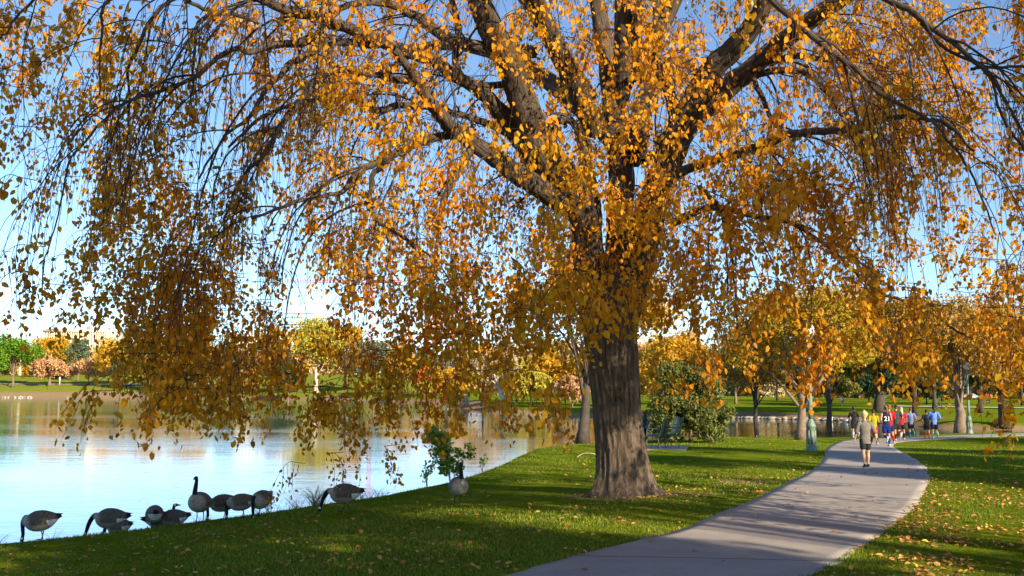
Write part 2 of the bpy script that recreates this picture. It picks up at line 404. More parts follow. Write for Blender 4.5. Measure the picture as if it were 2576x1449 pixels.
mid = PV[:, K // 2]; al = np.concatenate([[0], np.cumsum(np.linalg.norm(np.diff(mid, axis=0), axis=1))])
pz = near_h(PV[..., 0], PV[..., 1]) + .006
rag = rng.normal(size=(NP, 2)) * .026
top = np.concatenate([PV, pz[..., None]], -1)
top[:, 0, :2] += rag; top[:, -1, :2] += rag[::-1]
lo1 = top[:, :1] - [0, 0, .12]; lo2 = top[:, -1:] - [0, 0, .12]
PV3 = np.concatenate([lo1, top, lo2], 1); KK = K + 2
i, j = np.meshgrid(np.arange(NP - 1), np.arange(KK - 1), indexing='ij'); b_ = (i * KK + j).ravel()
attr = np.stack([np.zeros((NP, KK)), np.repeat(al[:, None], KK, 1), np.zeros((NP, KK))], -1)
path = mesh('path', PV3.reshape(-1, 3), np.stack([b_, b_ + 1, b_ + KK + 1, b_ + KK], -1), None, cm, None, False, ('along', attr.reshape(-1, 3)))
tag(path, kind='structure')

# far path beyond the pond and a pale plaza
def strip(name, pts, width, mat_, dz=.03):
    c = catmull(np.array([(x, y, 0) for x, y in pts], float), 60)[:, :2]
    t = np.gradient(c, axis=0); nrm = unit(np.stack([-t[:, 1], t[:, 0]], 1))
    ks = np.linspace(-.5, .5, 5)[None, :, None]
    q = c[:, None] + nrm[:, None] * ks * width
    z = land_h(q[..., 0], q[..., 1])[0] + dz
    v = np.concatenate([q, z[..., None]], -1)
    i, j = np.meshgrid(np.arange(59), np.arange(4), indexing='ij'); b_ = (i * 5 + j).ravel()
    return mesh(name, v.reshape(-1, 3), np.stack([b_, b_ + 1, b_ + 6, b_ + 5], -1), None, mat_)
pale = simple('pale_paving', (.52, .44, .38), .9, .12, 2)
fp = strip('far_path', [(45, 118), (60, 112), (75, 107), (95, 104), (130, 105)], 4.5, pale, .1); tag(fp, kind='structure')
fp2 = strip('far_path', [(95, 190), (115, 180), (140, 182), (190, 200)], 12, pale, .12); tag(fp2, kind='structure')
fp3 = strip('far_path', [(-190, 334), (-150, 331), (-120, 327), (-95, 320)], 3, pale, .12); tag(fp3, kind='structure')

# ------------------------------------------------------------------ water
wm, nt, out = newmat('lake_water')
tc = N(nt, 'ShaderNodeTexCoord'); o_ = tc.outputs['Object']
n1 = noise(nt, mapping(nt, o_, (.55, 1, 1)), 5.0, 3, .55); n2 = noise(nt, mapping(nt, o_, (.5, 1, 1)), .9, 3, .5)
n3 = noise(nt, mapping(nt, o_, (.3, 1.2, 1)), .055, 2, .5)
calm = ramp(nt, n3.outputs[0], [(.40, (.25, .25, .25)), (.62, (1, 1, 1))])
ha = N(nt, 'ShaderNodeMath', operation='MULTIPLY_ADD'); L(nt, n2.outputs[0], ha.inputs[0]); ha.inputs[1].default_value = 2.2; L(nt, n1.outputs[0], ha.inputs[2])
hb = N(nt, 'ShaderNodeMath', operation='MULTIPLY'); L(nt, ha.outputs[0], hb.inputs[0]); L(nt, calm.outputs[0], hb.inputs[1])
bn = bump(nt, hb.outputs[0], .15, .05)
gl = N(nt, 'ShaderNodeBsdfGlossy'); gl.inputs['Roughness'].default_value = .045; gl.inputs['Color'].default_value = (.93, .95, 1, 1); L(nt, bn, gl.inputs['Normal'])
df = N(nt, 'ShaderNodeBsdfDiffuse'); df.inputs['Color'].default_value = (.06, .075, .045, 1)
fr = N(nt, 'ShaderNodeFresnel'); fr.inputs['IOR'].default_value = 1.75; L(nt, bn, fr.inputs['Normal'])
fm = N(nt, 'ShaderNodeMath', operation='MULTIPLY_ADD', use_clamp=True); L(nt, fr.outputs[0], fm.inputs[0]); fm.inputs[1].default_value = .8; fm.inputs[2].default_value = .28
mx = N(nt, 'ShaderNodeMixShader'); L(nt, fm.outputs[0], mx.inputs[0]); L(nt, df.outputs[0], mx.inputs[1]); L(nt, gl.outputs[0], mx.inputs[2]); L(nt, mx.outputs[0], out.inputs[0])
water = mesh('water', [(-430, 3, WATER), (75, 3, WATER), (75, 312, WATER), (-430, 312, WATER)], [(0, 1, 2, 3)], None, wm)
tag(water, kind='structure')

# ------------------------------------------------------------------ grass blades and fallen leaves
def scatter(n, x0, x1, y0, y1, dens=None):
    y = 1 / rng.uniform(1 / y1, 1 / y0, n * 3)          # nearer ground gets more
    x = rng.uniform(x0, x1, n * 3) * y
    z, d = land_h(x, y); p = path_sdf(x, y)
    ok = (d > .55) & (p > -.035)
    if dens is not None: ok &= rng.random(len(x)) < dens(x, y)
    x, y, z = x[ok][:n], y[ok][:n], z[ok][:n]
    return np.stack([x, y, z], 1)
gb = leafmat('grass_blade', [(.045, .115, .006), (.11, .21, .008), (.20, .29, .010), (.31, .35, .015), (.42, .33, .06)], .35)
pg = scatter(230000, -.56, .56, 9.5, 48)
pg[:, 2] -= .012
nb = len(pg); hgt = rng.uniform(.015, .05, nb) * (1 + .4 * np.sin(pg[:, 0] * 2) * np.sin(pg[:, 1] * 1.7)); ang = rng.uniform(0, 6.28, nb)
wv = np.stack([np.cos(ang), np.sin(ang), 0 * ang], 1) * (.0028 + .00026 * pg[:, 1])[:, None]
tip = pg + np.stack([rng.normal(0, .014, nb), rng.normal(0, .014, nb), hgt], 1)
Vg = np.stack([pg - wv, pg + wv, tip], 1).reshape(-1, 3)
grass = mesh('grass', Vg, None, np.arange(nb * 3).reshape(-1, 3), gb)
tag(grass, 'short green lawn grass covering the lake bank beside the path', 'grass', kind='stuff')

def ldens(x, y):
    r = np.hypot(x - 2.1, y - 19)
    base = .16 + .30 * np.exp(-((x - 6.5) ** 2) / 18 - ((y - 21) ** 2) / 30) + 1.3 * np.exp(-(np.abs(r - 1.1) / .4) ** 2)
    right = (x > 4.2) * (y < 22) * 1.6
    patch = .55 + .5 * np.sin(x * 1.3 + 1) * np.sin(y * .9) + .5 * np.sin(x * 3.1 + y) * np.sin(y * 2.7 - x)
    return np.clip((base + right) * patch * (y < 60), 0, 1) * np.where((y > 30), .5, 1)
fl = leafmat('fallen_leaf', [(.50, .20, .03), (.62, .30, .05), (.70, .42, .10), (.55, .33, .12), (.32, .15, .05), (.45, .20, .08), (.72, .45, .06)], .15)
pf = scatter(9000, -.56, .58, 9.5, 50, ldens)
nf = len(pf); 
# a few on the paving
yy = rng.uniform(10, 26, 70); xx = np.interp(yy, CL[:, 1][:150], CL[:, 0][:150]) + rng.beta(.6, .6, 70) * (np.interp(yy, CR[:, 1][:150], CR[:, 0][:150]) - np.interp(yy, CL[:, 1][:150], CL[:, 0][:150]))
pp = np.stack([xx, yy, near_h(xx, yy) + .016], 1); pf[:, 2] += .022
pf = np.concatenate([pf, pp]); nf = len(pf)
ang = rng.uniform(0, 6.28, nf)
ax = np.stack([np.cos(ang), np.sin(ang), rng.normal(.1, .22, nf)], 1); nn = np.stack([rng.normal(0, .3, nf), rng.normal(0, .3, nf), np.ones(nf)], 1)
Lf = rng.uniform(.035, .10, nf)
vl, ql = leaves(pf, ax, nn, Lf, Lf * .62, .5)
fallen = mesh('fallen_leaves', vl, ql, None, fl)
tag(fallen, 'yellow and brown fallen leaves scattered over the lawn and path', 'leaves', kind='stuff')
# ------------------------------------------------------------------ the big weeping elm
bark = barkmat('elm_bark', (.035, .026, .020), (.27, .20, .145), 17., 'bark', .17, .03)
bark_shaded = barkmat('elm_limb_bark_shaded', (.022, .017, .014), (.155, .115, .085), 13., 'bark', .2, .02)  # darker copy of the elm bark: canopy shade on the limbs painted in
twigm = simple('twig_bark', (.045, .030, .026), .9, .3, 3)
elm = leafmat('elm_leaf', [(.76, .31, .006), (.88, .42, .008), (.66, .24, .006), (.90, .49, .012), (.50, .19, .008), (.82, .37, .008), (.40, .22, .010), (.72, .28, .006), (.90, .56, .018), (.58, .31, .010), (.32, .16, .010)], .46, (.72, .265, .006), .45)
TX, TY = 2.10, 19.0
root = empty('weeping_elm', (TX, TY, gz(TX, TY) - .02))
tag(root, 'huge weeping elm with orange leaves and thick grey trunk left of the path', 'tree')
def loc(V): return np.asarray(V) - np.array(root.location)

# trunk: rings read from base to fork
TR = [(1572, 1252, 100), (1571, 1243, 92), (1569, 1230, 81), (1567, 1212, 73), (1565, 1185, 67), (1562, 1150, 63), (1558, 1100, 60), (1553, 1040, 59), (1548, 980, 60.5), (1543, 920, 63), (1538, 870, 66), (1535, 820, 69), (1534, 770, 69), (1536, 725, 62), (1540, 685, 48), (1545, 650, 30), (1548, 628, 8)]
tp = np.array([[*P(u, v, TY), r * mpp(TY)] for u, v, r in TR])
tc_ = catmull(tp[:, :3], 150); trr = catmull(np.stack([tp[:, 3], tp[:, 3] * 0, tp[:, 3] * 0], 1), 150)[:, 0]
S = 144; an = np.arange(S) * 2 * np.pi / S
z = tc_[:, 2]; h_ = z - z[0]
fl_ = np.exp(-h_ / .34)[:, None]
but = 1 + fl_ * (.20 * np.cos(5 * an + 1.1) + .13 * np.cos(3 * an - .6) + .07 * np.cos(9 * an))[None]
lump = 1 + .03 * np.sin(2 * an + 1.2)[None] * np.sin(h_ * 1.3)[:, None] + .02 * np.sin(4 * an)[None] * np.cos(h_ * 2.1 + 1)[:, None]
ridge = np.zeros((150, S))
for kf, amp in ((22, .5), (31, .35), (13, .4)):
    ph = rng.uniform(0, 6.28)
    ridge += amp * (1 - 2 * np.abs(np.sin(.5 * (kf * an[None] + ph + 1.6 * np.sin(h_ * 2.6 + kf)[:, None] + .9 * np.sin(h_ * 6.1 + kf * 2)[:, None]))))
rr = trr[:, None] * but * lump + ridge * .021
V = np.stack([tc_[:, 0:1] + rr * np.cos(an), tc_[:, 1:2] + rr * np.sin(an), z[:, None] - .05 * np.maximum(0, but - 1) * fl_ * 2 + 0 * rr], -1)
A = np.stack([rr * np.cos(an), rr * np.sin(an), h_[:, None] + 0 * rr], -1)
i, j = np.meshgrid(np.arange(149), np.arange(S), indexing='ij'); j2 = (j + 1) % S
Q = np.stack([i * S + j, i * S + j2, (i + 1) * S + j2, (i + 1) * S + j], -1).reshape(-1, 4)
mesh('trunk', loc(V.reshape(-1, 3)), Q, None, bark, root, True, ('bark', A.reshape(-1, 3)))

# limbs: (u, v, distance, half width in view units)
LIMBS = [
 # forks of the trunk
 [(1530, 860, 19, 30), (1512, 780, 19, 50), (1496, 700, 18.9, 47), (1482, 600, 18.8, 41), (1462, 520, 18.6, 42), (1420, 450, 18.3, 44), (1380, 395, 18, 43), (1340, 320, 17.7, 40), (1312, 240, 17.4, 37), (1285, 165, 17.1, 36), (1240, 90, 16.8, 34), (1195, 0, 16.4, 31), (1140, -110, 16, 26), (1080, -260, 15.5, 18)],
 [(1560, 780, 19, 42), (1570, 700, 19.1, 40), (1566, 560, 19.2, 35), (1566, 450, 19.3, 35), (1562, 340, 19.4, 33), (1545, 240, 19.4, 29), (1524, 110, 19.5, 25), (1500, 0, 19.5, 21), (1480, -160, 19.5, 15), (1470, -380, 19.6, 9)],
 [(1545, 860, 19, 30), (1572, 780, 19, 46), (1596, 700, 19, 43), (1632, 580, 18.9, 39), (1664, 470, 18.7, 38), (1700, 370, 18.4, 38), (1738, 280, 18.1, 38), (1780, 200, 17.8, 33), (1840, 125, 17.4, 29), (1895, 60, 17, 26), (1945, -40, 16.6, 22), (1990, -180, 16, 14)],
 [(1470, 640, 19.1, 26), (1492, 560, 19.2, 24), (1487, 480, 19.3, 22), (1476, 400, 19.3, 21), (1469, 335, 19.3, 19), (1467, 315, 19.3, 15)],
 # left side
 [(1440, 520, 18.6, 36), (1385, 490, 18.2, 30), (1326, 450, 17.7, 27), (1262, 400, 17.1, 25), (1200, 345, 16.6, 23), (1142, 300, 16, 21), (1092, 262, 15.6, 18), (1055, 215, 15.1, 16), (1020, 165, 14.7, 13), (990, 125, 14.3, 10)],
 [(1400, 440, 18.5, 30), (1342, 405, 18.3, 30), (1309, 350, 18.1, 33), (1276, 300, 17.8, 27), (1226, 253, 17.4, 21), (1176, 210, 17, 18), (1126, 176, 16.5, 18), (1059, 142, 15.9, 18), (959, 108, 15, 18), (859, 72, 14.2, 17), (790, 44, 13.6, 15), (720, 20, 13.1, 13), (653, -4, 12.6, 12), (560, -60, 12, 9), (440, -110, 11.4, 6)],
 [(1350, 130, 17.2, 19), (1290, 126, 17.1, 20), (1226, 123, 16.9, 18), (1159, 107, 16.6, 17), (1092, 73, 16.3, 16), (1042, 37, 16, 13), (992, 12, 15.7, 12), (926, 3, 15.3, 10), (865, 16, 14.9, 9), (815, 60, 14.5, 8), (770, 98, 14.2, 7), (700, 112, 13.8, 6), (633, 132, 13.5, 5)],
 [(1300, 350, 17.9, 14), (1240, 312, 17.6, 12), (1179, 290, 17.2, 10), (1126, 281, 16.9, 10), (1059, 268, 16.5, 10), (992, 272, 16, 10), (942, 284, 15.7, 10), (892, 262, 15.3, 9), (859, 250, 15.1, 8), (767, 260, 14.6, 7), (700, 277, 14.1, 6), (640, 310, 13.6, 5), (575, 370, 13.2, 3.5)],
 [(1200, 350, 16.6, 14), (1126, 343, 16.2, 13), (1059, 360, 15.8, 13), (1009, 377, 15.5, 12), (959, 400, 15.1, 11), (909, 430, 14.8, 10), (878, 460, 14.5, 9), (850, 490, 14.3, 7), (783, 502, 13.9, 6), (700, 523, 13.4, 5), (633, 549, 13, 3.5)],
 [(1092, 250, 15.7, 14), (1036, 205, 15.4, 12), (992, 198, 15, 11), (926, 182, 14.6, 10), (859, 172, 14.2, 9), (817, 187, 13.9, 9), (783, 227, 13.7, 8), (750, 267, 13.5, 8), (717, 310, 13.3, 8), (683, 365, 13.1, 7), (655, 398, 13, 6), (600, 455, 12.7, 4), (560, 560, 12.5, 3)],
 [(950, 112, 15.1, 13), (859, 105, 14.4, 11), (800, 117, 14, 10), (733, 153, 13.6, 10), (700, 187, 13.3, 9), (667, 227, 13.1, 7), (633, 283, 12.8, 6), (567, 343, 12.5, 4), (500, 450, 12.2, 3)],
 [(800, 90, 13.9, 9), (750, 102, 13.6, 9), (683, 110, 13.2, 8), (633, 128, 12.9, 8), (600, 117, 12.7, 8), (550, 140, 12.5, 7), (500, 180, 12.3, 7), (450, 200, 12.1, 6), (367, 227, 11.8, 5), (317, 240, 11.6, 4.5), (267, 277, 11.5, 4), (217, 323, 11.4, 3.6), (183, 367, 11.3, 3.2), (167, 400, 11.3, 3), (155, 470, 11.3, 2.5), (133, 573, 11.2, 2.2), (110, 650, 11.2, 2), (107, 726, 11.2, 1.5)],
 [(480, -60, 13, 6), (427, 0, 12.8, 5.5), (377, 57, 12.6, 5), (347, 113, 12.5, 5), (317, 167, 12.4, 4.5), (320, 233, 12.4, 3.5), (317, 333, 12.4, 2.5), (300, 430, 12.4, 1.8)],
 [(1190, 360, 16.6, 12), (1172, 400, 16.4, 11), (1152, 437, 16.2, 11), (1126, 490, 16, 10), (1108, 560, 15.9, 7), (1095, 640, 15.8, 5)],
 [(985, 390, 15.3, 9), (965, 415, 15.1, 9), (939, 437, 15, 8), (932, 483, 14.9, 8), (932, 520, 14.8, 7), (960, 560, 14.7, 6), (1010, 592, 14.6, 5), (1045, 625, 14.5, 4)],
 [(650, 60, 13.5, 5), (600, 37, 13.2, 6), (533, 20, 12.8, 6), (483, 0, 12.5, 6), (380, -50, 12, 5)],
 [(533, 28, 12.8, 5), (500, 60, 12.6, 4.5), (490, 130, 12.5, 4), (487, 200, 12.5, 3), (500, 260, 12.5, 2)],
 [(330, -40, 12.2, 5), (266, 12, 12, 4.5), (258, 70, 11.9, 4), (256, 150, 11.9, 3), (250, 240, 11.9, 2)],
 [(120, -40, 12, 4), (60, 30, 11.8, 4), (20, 80, 11.6, 3), (0, 95, 11.5, 3)],
 [(1290, 215, 17.5, 12), (1240, 210, 17.3, 10), (1170, 190, 17, 9), (1140, 150, 16.8, 10), (1150, 60, 16.6, 10), (1130, -30, 16.4, 8)],
 # upper middle, mostly behind leaves
 [(1380, 400, 18.3, 16), (1376, 318, 18.2, 13), (1395, 300, 18.1, 12), (1440, 310, 18, 7)],
 [(1560, 260, 19.3, 20), (1600, 130, 18.8, 17), (1610, 20, 18.2, 15), (1640, -120, 17.6, 10)],
 [(1700, 380, 18.6, 20), (1695, 317, 18.6, 19), (1688, 240, 18.6, 16), (1660, 180, 18.6, 13), (1650, 90, 18.7, 11), (1648, -60, 18.8, 9), (1640, -200, 18.9, 6)],
 # right side
 [(1725, 330, 18.3, 28), (1775, 265, 17.9, 24), (1850, 203, 17.4, 22), (1900, 168, 17, 20), (1960, 115, 16.5, 18), (2020, 67, 16, 17), (2083, 24, 15.5, 16), (2150, -15, 15, 14), (2260, -60, 14.2, 9)],
 [(1830, 195, 17.5, 12), (1884, 173, 17.2, 10), (1967, 153, 16.7, 10), (2017, 148, 16.3, 9), (2067, 150, 16, 8), (2130, 158, 15.6, 7), (2190, 200, 15.2, 5), (2240, 270, 14.9, 4)],
 [(1860, 215, 17.4, 12), (1917, 182, 17.2, 11), (1984, 172, 16.9, 10), (2037, 189, 16.6, 9), (2067, 227, 16.5, 8), (2110, 277, 16.3, 7), (2130, 322, 16.2, 6)],
 [(1600, 560, 18.8, 24), (1660, 480, 18.3, 17), (1717, 440, 17.8, 14), (1784, 412, 17.2, 14), (1884, 393, 16.5, 13), (1934, 373, 16.1, 13), (2000, 346, 15.6, 12), (2067, 337, 15.2, 11), (2150, 327, 14.7, 10), (2217, 305, 14.3, 9), (2290, 300, 13.9, 7), (2380, 320, 13.5, 5), (2450, 380, 13.2, 3.5)],
 [(1640, 500, 18.8, 22), (1668, 410, 18.4, 20), (1640, 395, 18.2, 18), (1622, 410, 18, 15)],
 [(1900, -60, 12.5, 11), (1950, 0, 12.3, 10), (2017, 53, 12.1, 9), (2067, 100, 11.9, 8.5), (2124, 143, 11.8, 8), (2174, 180, 11.6, 7), (2217, 227, 11.5, 6), (2284, 267, 11.3, 5), (2350, 300, 11.2, 5), (2384, 333, 11.1, 4), (2434, 400, 11, 3.5), (2467, 483, 11, 3), (2500, 580, 11, 2)],
 [(2150, -50, 12.5, 10), (2217, 0, 12.3, 9), (2284, 27, 12.1, 9), (2334, 67, 11.9, 8), (2400, 113, 11.7, 7), (2450, 157, 11.5, 6), (2500, 200, 11.4, 5), (2534, 267, 11.3, 4), (2585, 343, 11.2, 4), (2640, 480, 11.1, 3)],
 [(2317, 60, 12, 5), (2367, 123, 11.9, 5), (2434, 160, 11.8, 4.5), (2484, 200, 11.7, 4), (2517, 300, 11.6, 3.5), (2576, 393, 11.5, 3), (2610, 520, 11.5, 2)],
 [(2120, 145, 11.8, 5), (2132, 200, 11.9, 4.5), (2150, 283, 12, 4), (2168, 365, 12, 3)],
 [(1895, 190, 17, 7), (1904, 217, 16.9, 8), (1924, 277, 16.8, 7), (1950, 317, 16.7, 7), (1975, 340, 16.6, 5)],
 [(1690, 560, 18.6, 12), (1790, 520, 18, 10), (1904, 543, 17.4, 8), (1984, 560, 17, 6), (2080, 620, 16.5, 5), (2200, 723, 16, 5), (2284, 759, 15.7, 4), (2367, 809, 15.4, 3.5), (2440, 850, 15.2, 2.5)],
 [(1760, 470, 17.5, 8), (1810, 520, 17, 7), (1838, 600, 16.8, 4), (1850, 720, 16.6, 3), (1856, 880, 16.5, 2)],
 [(2440, 175, 11.6, 5), (2480, 172, 11.5, 5), (2576, 170, 11.4, 4), (2640, 190, 11.4, 3)],
]
# limbs reaching back over the lake side, towards the camera and out of the frame: they carry the rest of the crown
def xl(pts): return [('w', *p) for p in pts]
OUT = [
 [(2.3, 19, 6.5, .26), (3, 21.5, 8.5, .2), (4, 24, 10, .15), (5, 26.5, 10.6, .1), (6, 28.5, 10, .05)],
 [(2.1, 19.1, 6.8, .24), (.5, 21.5, 9, .18), (-1.5, 24, 10.5, .13), (-3, 26, 10.8, .09), (-4, 27.5, 10, .05)],
 [(2.8, 18.6, 6.5, .2), (5.5, 17, 8.6, .15), (8, 15.5, 9.6, .1), (10.5, 14.5, 9.4, .06), (12, 14, 8, .04)],
 [(1.6, 18.6, 6.9, .2), (0, 15.5, 9, .14), (-1, 12.5, 10, .09), (-1.5, 10.5, 9.6, .05)],
 [(2.2, 19, 8, .2), (2.1, 18, 11, .15), (1.8, 17, 13.5, .1), (1.5, 16.2, 15, .05)],
 [(2.4, 19, 8, .18), (4, 18.5, 11, .13), (5.5, 17.5, 13, .08), (6.5, 17, 14, .04)],
 [(1.5, 18.8, 7.5, .2), (-.5, 18, 10.5, .14), (-2.8, 17, 12.5, .09), (-4.5, 16.5, 13.3, .04)],
]
allp = []
for Lm in LIMBS:
    pts = np.array([[*P(u, v, Yd), r * mpp(Yd) * (.9 if r < 25 else .96)] for u, v, Yd, r in Lm]); allp.append(pts)
for Lm in OUT: allp.append(np.array(Lm, float))
limb_samples = []                              # (point, tangent, radius)
for k, pts in enumerate(allp):
    n = max(16, len(pts) * 6)
    c = catmull(pts[:, :3], n); r = np.maximum(.006, catmull(np.stack([pts[:, 3]] * 3, 1), n)[:, 0])
    wob = np.cumsum(rng.normal(size=(n, 3)), 0); wob -= np.linspace(0, 1, n)[:, None] * wob[-1]
    c = c + wob * .012 * min(1, r.mean() * 8 + .3)
    big = r.mean() > .09
    sd = 20 if big else 10
    V, Q, A = tubes(c[None], r[None], sd)
    if big:
        a2 = np.tile(np.arange(sd) * 2 * np.pi / sd, n); ii = np.repeat(np.arange(n), sd)
        ctr = np.repeat(c, sd, 0); nv = V - ctr
        V = ctr + nv * (1 + .05 * np.sin(3 * a2 + ii * .13 + k) + .04 * np.sin(7 * a2 + ii * .3))[:, None]
    mesh('limb', loc(V), Q, None, bark_shaded, root, True, ('bark', A))
    t = unit(np.gradient(c, axis=0))
    limb_samples.append((c, t, r))

# secondary branches that arch out and droop
SB, SBR = [], []
for k, (c, t, r) in enumerate(limb_samples):
    ln = np.linalg.norm(np.diff(c, axis=0), axis=1).sum()
    nb_ = int(ln * (1.6 if r.mean() < .12 else 1.0)) + 2
    if k == 0: nb_ = 8
    for _ in range(nb_):
        s = rng.uniform(.25 if r[0] > .15 else .1, 1) ; q = min(len(c) - 1, int(s * len(c)))
        if c[q, 2] < 4.2 and r[q] > .1: continue
        side = unit(np.cross(t[q], [0, 0, 1]) * rng.choice([-1, 1]) + rng.normal(0, .35, 3))
        outw = np.array([c[q, 0] - TX, c[q, 1] - TY, 0]); outw = outw / (np.linalg.norm(outw) + .5)
        d = unit(t[q] * .7 + side * .8 + outw * .5 + np.array([0, 0, rng.uniform(-.2, .5)]))
        L_ = rng.uniform(1.2, 3.8) * (1 if r[q] > .03 else .7); n = 14
        st = L_ / (n - 1); p = c[q].copy(); pts = [p.copy()]
        g = rng.uniform(.07, .17)
        for m in range(n - 1):
            d = unit(d + np.array([0, 0, -g * (1 + m * .12)]) + rng.normal(0, .07, 3))
            p = p + d * st; pts.append(p.copy())
        r0 = min(r[q] * .55, rng.uniform(.010, .024))
        if pts[-1][2] < 2.2: continue
        SB.append(pts); SBR.append(np.linspace(1, .28, n) * r0)
SB = np.array(SB); SBR = np.array(SBR)
# fine hanging twigs
TW, TWR = [], []
for k in range(len(SB)):
    for _ in range(9):
        s = int(rng.uniform(2, 13)); n = 8
        d = unit(SB[k, s] - SB[k, s - 1]); d = unit(d * .6 + rng.normal(0, .5, 3)); L_ = rng.uniform(.5, 1.9); st = L_ / (n - 1)
        p = SB[k, s].copy(); pts = [p.copy()]
        for m in range(n - 1):
            d = unit(d + np.array([0, 0, -.42]) + rng.normal(0, .09, 3)); p = p + d * st; pts.append(p.copy())
        TW.append(pts); TWR.append(np.linspace(1, .45, n) * rng.uniform(.0032, .0062))
TW = np.array(TW); TWR = np.array(TWR)
low = 1.9
ok = TW[:, -1, 2] > low; TW, TWR = TW[ok], TWR[ok]

# leafy strands: crown density measured over the tree's spread (rows top to bottom, columns left to right)
DEN = """44543445654444327888666555676554
23542434566455415998756446876664
34453244456654313888755344898765
23564336665433422677774234797853
32355446764233334667765456788632
42256546653233544676777778875222
54467657664444657878877898883245
55567667756565768987876998654456
45567788556767778998876679996447
34578888446767768955654799987688
02489998588867776622343346887799
00189998538846653000432123344538
00283868774847654300000000000036
00042313448821100000000000000001
00000000034300000000000000000000"""
DEN = np.array([[int(c) for c in row] for row in DEN.split('\n')])
DEN[6:10, 16:21] = np.maximum(DEN[6:10, 16:21], 8); DEN[7:11, 23:28] = np.minimum(DEN[7:11, 23:28], 6)
PAD = 6
DEN[0:9, 15:21] = np.maximum(DEN[0:9, 15:21] - np.array([0, 1, 2, 2, 2, 1]), 1)
ext = np.full((DEN.shape[0] + 7, 32 + 2 * PAD), 0)
ext[7:, PAD:-PAD] = DEN
for k in range(7): ext[k, PAD:-PAD] = np.clip(DEN[0] * .5 + DEN[1] * .5 + (1 if k > 3 else 0), 3, 7)
for k in range(PAD): ext[:, k] = ext[:, PAD] * .8; ext[:, -1 - k] = ext[:, -PAD - 1]
_cd = [(unit(rng.normal(size=3)) * f, rng.uniform(0, 6.28), a_) for f, a_ in [(1.6, 1), (1.9, 1), (2.6, .9), (3.4, .8), (4.3, .7), (5.5, .6), (7, .5), (9, .4)]]
def clump(x, y, z):
    s_ = sum(a_ * math.sin(d[0] * x + d[1] * y + d[2] * z * .6 + ph) for d, ph, a_ in _cd)
    near = math.exp(-((x - 1.6) ** 2 + (z - 4.6) ** 2) / 2.2) * .35
    return min(1., max(.01, .08 + .85 * s_ + near))
ST, STR_, LP, LA, LN_, LS = [], [], [], [], [], []
Rc = 11.6
for iy in range(ext.shape[0]):
    for ix in range(ext.shape[1]):
        dn = ext[iy, ix]
        if dn <= 0: continue
        col = ix - PAD; row = iy - 7
        lam = -math.log(1 - min(dn / 10. * .95, .92)) * (1.0 if ix - PAD < 9 and iy - 7 < 8 else 1.2)
        outside = row < 0 or col < 0 or col > 31
        need = lam * 6480 * (.55 if outside else 1.)
        while need > 0:
            u = (col + rng.uniform(0, 1)) * 80.5; v = (row + rng.uniform(0, 1)) * 80.5
            a, az = ray(u, v); 
            # part of this sight line inside the crown's round plan
            A2 = a * a + 1; B2 = -2 * (a * TX + TY); C2 = TX * TX + TY * TY - Rc * Rc; disc = B2 * B2 - 4 * A2 * C2
            if disc <= .5: y0, y1 = (TX * a + TY) / A2 - 1.6, (TX * a + TY) / A2 + 1.2
            else: y0, y1 = (-B2 - math.sqrt(disc)) / (2 * A2), (-B2 + math.sqrt(disc)) / (2 * A2)
            y0 = max(y0, 10.6 if 14 <= col <= 24 else 11.8)
            if row >= 9: y1 = y0 + (y1 - y0) * .45
            if 12 <= col <= 22 and 1 <= row <= 10: y1 = min(y1, 22)
            Yd = y0 + (y1 - y0) * (rng.beta(1.4, 1.2) if 14 <= col <= 21 and row < 9 else rng.beta(1.1, 1.5))
            zt = CAMZ + az * Yd
            if zt > 15.5 - ((a * Yd - TX) ** 2 + (Yd - TY) ** 2) / 26: 
                need -= 40; continue
            x = a * Yd
            if rng.random() > clump(x, Yd, zt): need -= .0117 * (F / Yd) ** 2 * 2.25; continue
            h_dir = rng.uniform(0, 6.28); hd_ = np.array([math.cos(h_dir), math.sin(h_dir), 0.]); span = rng.uniform(.25, .8)
            gy = gz_fast(x, Yd) + .22; sway0 = rng.normal(0, .28, 2); ks = int(rng.integers(3, 6)); big = rng.uniform(.85, 1.25)
            org = np.array([x, Yd, zt + .25])
            arc = np.linspace(0, 1, 9)[:, None]
            spray = org + hd_ * span * arc + np.array([0, 0, -.55]) * (arc ** 2) * span + np.array([0, 0, .12]) * np.sin(arc * 3.14) * span
            back = unit(np.array([TX - x, TY - Yd, 1.2]) + rng.normal(0, .8, 3)) * rng.uniform(.1, .35)
            spray[0] += back
            ST.append(spray); STR_.append(np.linspace(.0065, .003, 9))
            for j in range(ks):
                top = spray[1 + int(j * 7.9 / ks)]
                L_ = rng.uniform(.18, .75); nl = int(rng.uniform(.6, 1.5) * 46 / ks * (L_ + .35) / .8)
                if top[2] - L_ < gy: L_ = max(.08, top[2] - gy)
                sway = sway0 + rng.normal(0, .22, 2); s = np.linspace(0, 1, 9)[:, None]
                ax_ = np.array([sway[0] + hd_[0] * .25, sway[1] + hd_[1] * .25, -1.]); cv = -np.array([sway[0], sway[1], 0]) * .6 + rng.normal(0, .1, 3)
                ST.append(top + ax_ * L_ * s + cv * (s ** 2) * L_); STR_.append(np.linspace(.0042, .0018, 9))
                f = rng.beta(1.5, 1.1, nl)[:, None]; p = top + ax_ * L_ * f + cv * (f ** 2) * L_ + rng.normal(0, .052, (nl, 3))
                sz = rng.uniform(.048, .104, nl) * big
                LP.append(p); LS.append(sz); LA.append(unit(np.array([0, 0, -1.]) + rng.normal(0, .55, (nl, 3))))
            need -= .0117 * (F / Yd) ** 2 * 2.25
ST = np.array(ST); STR_ = np.array(STR_)
LP = np.concatenate(LP); LA = np.concatenate(LA); LS = np.concatenate(LS)
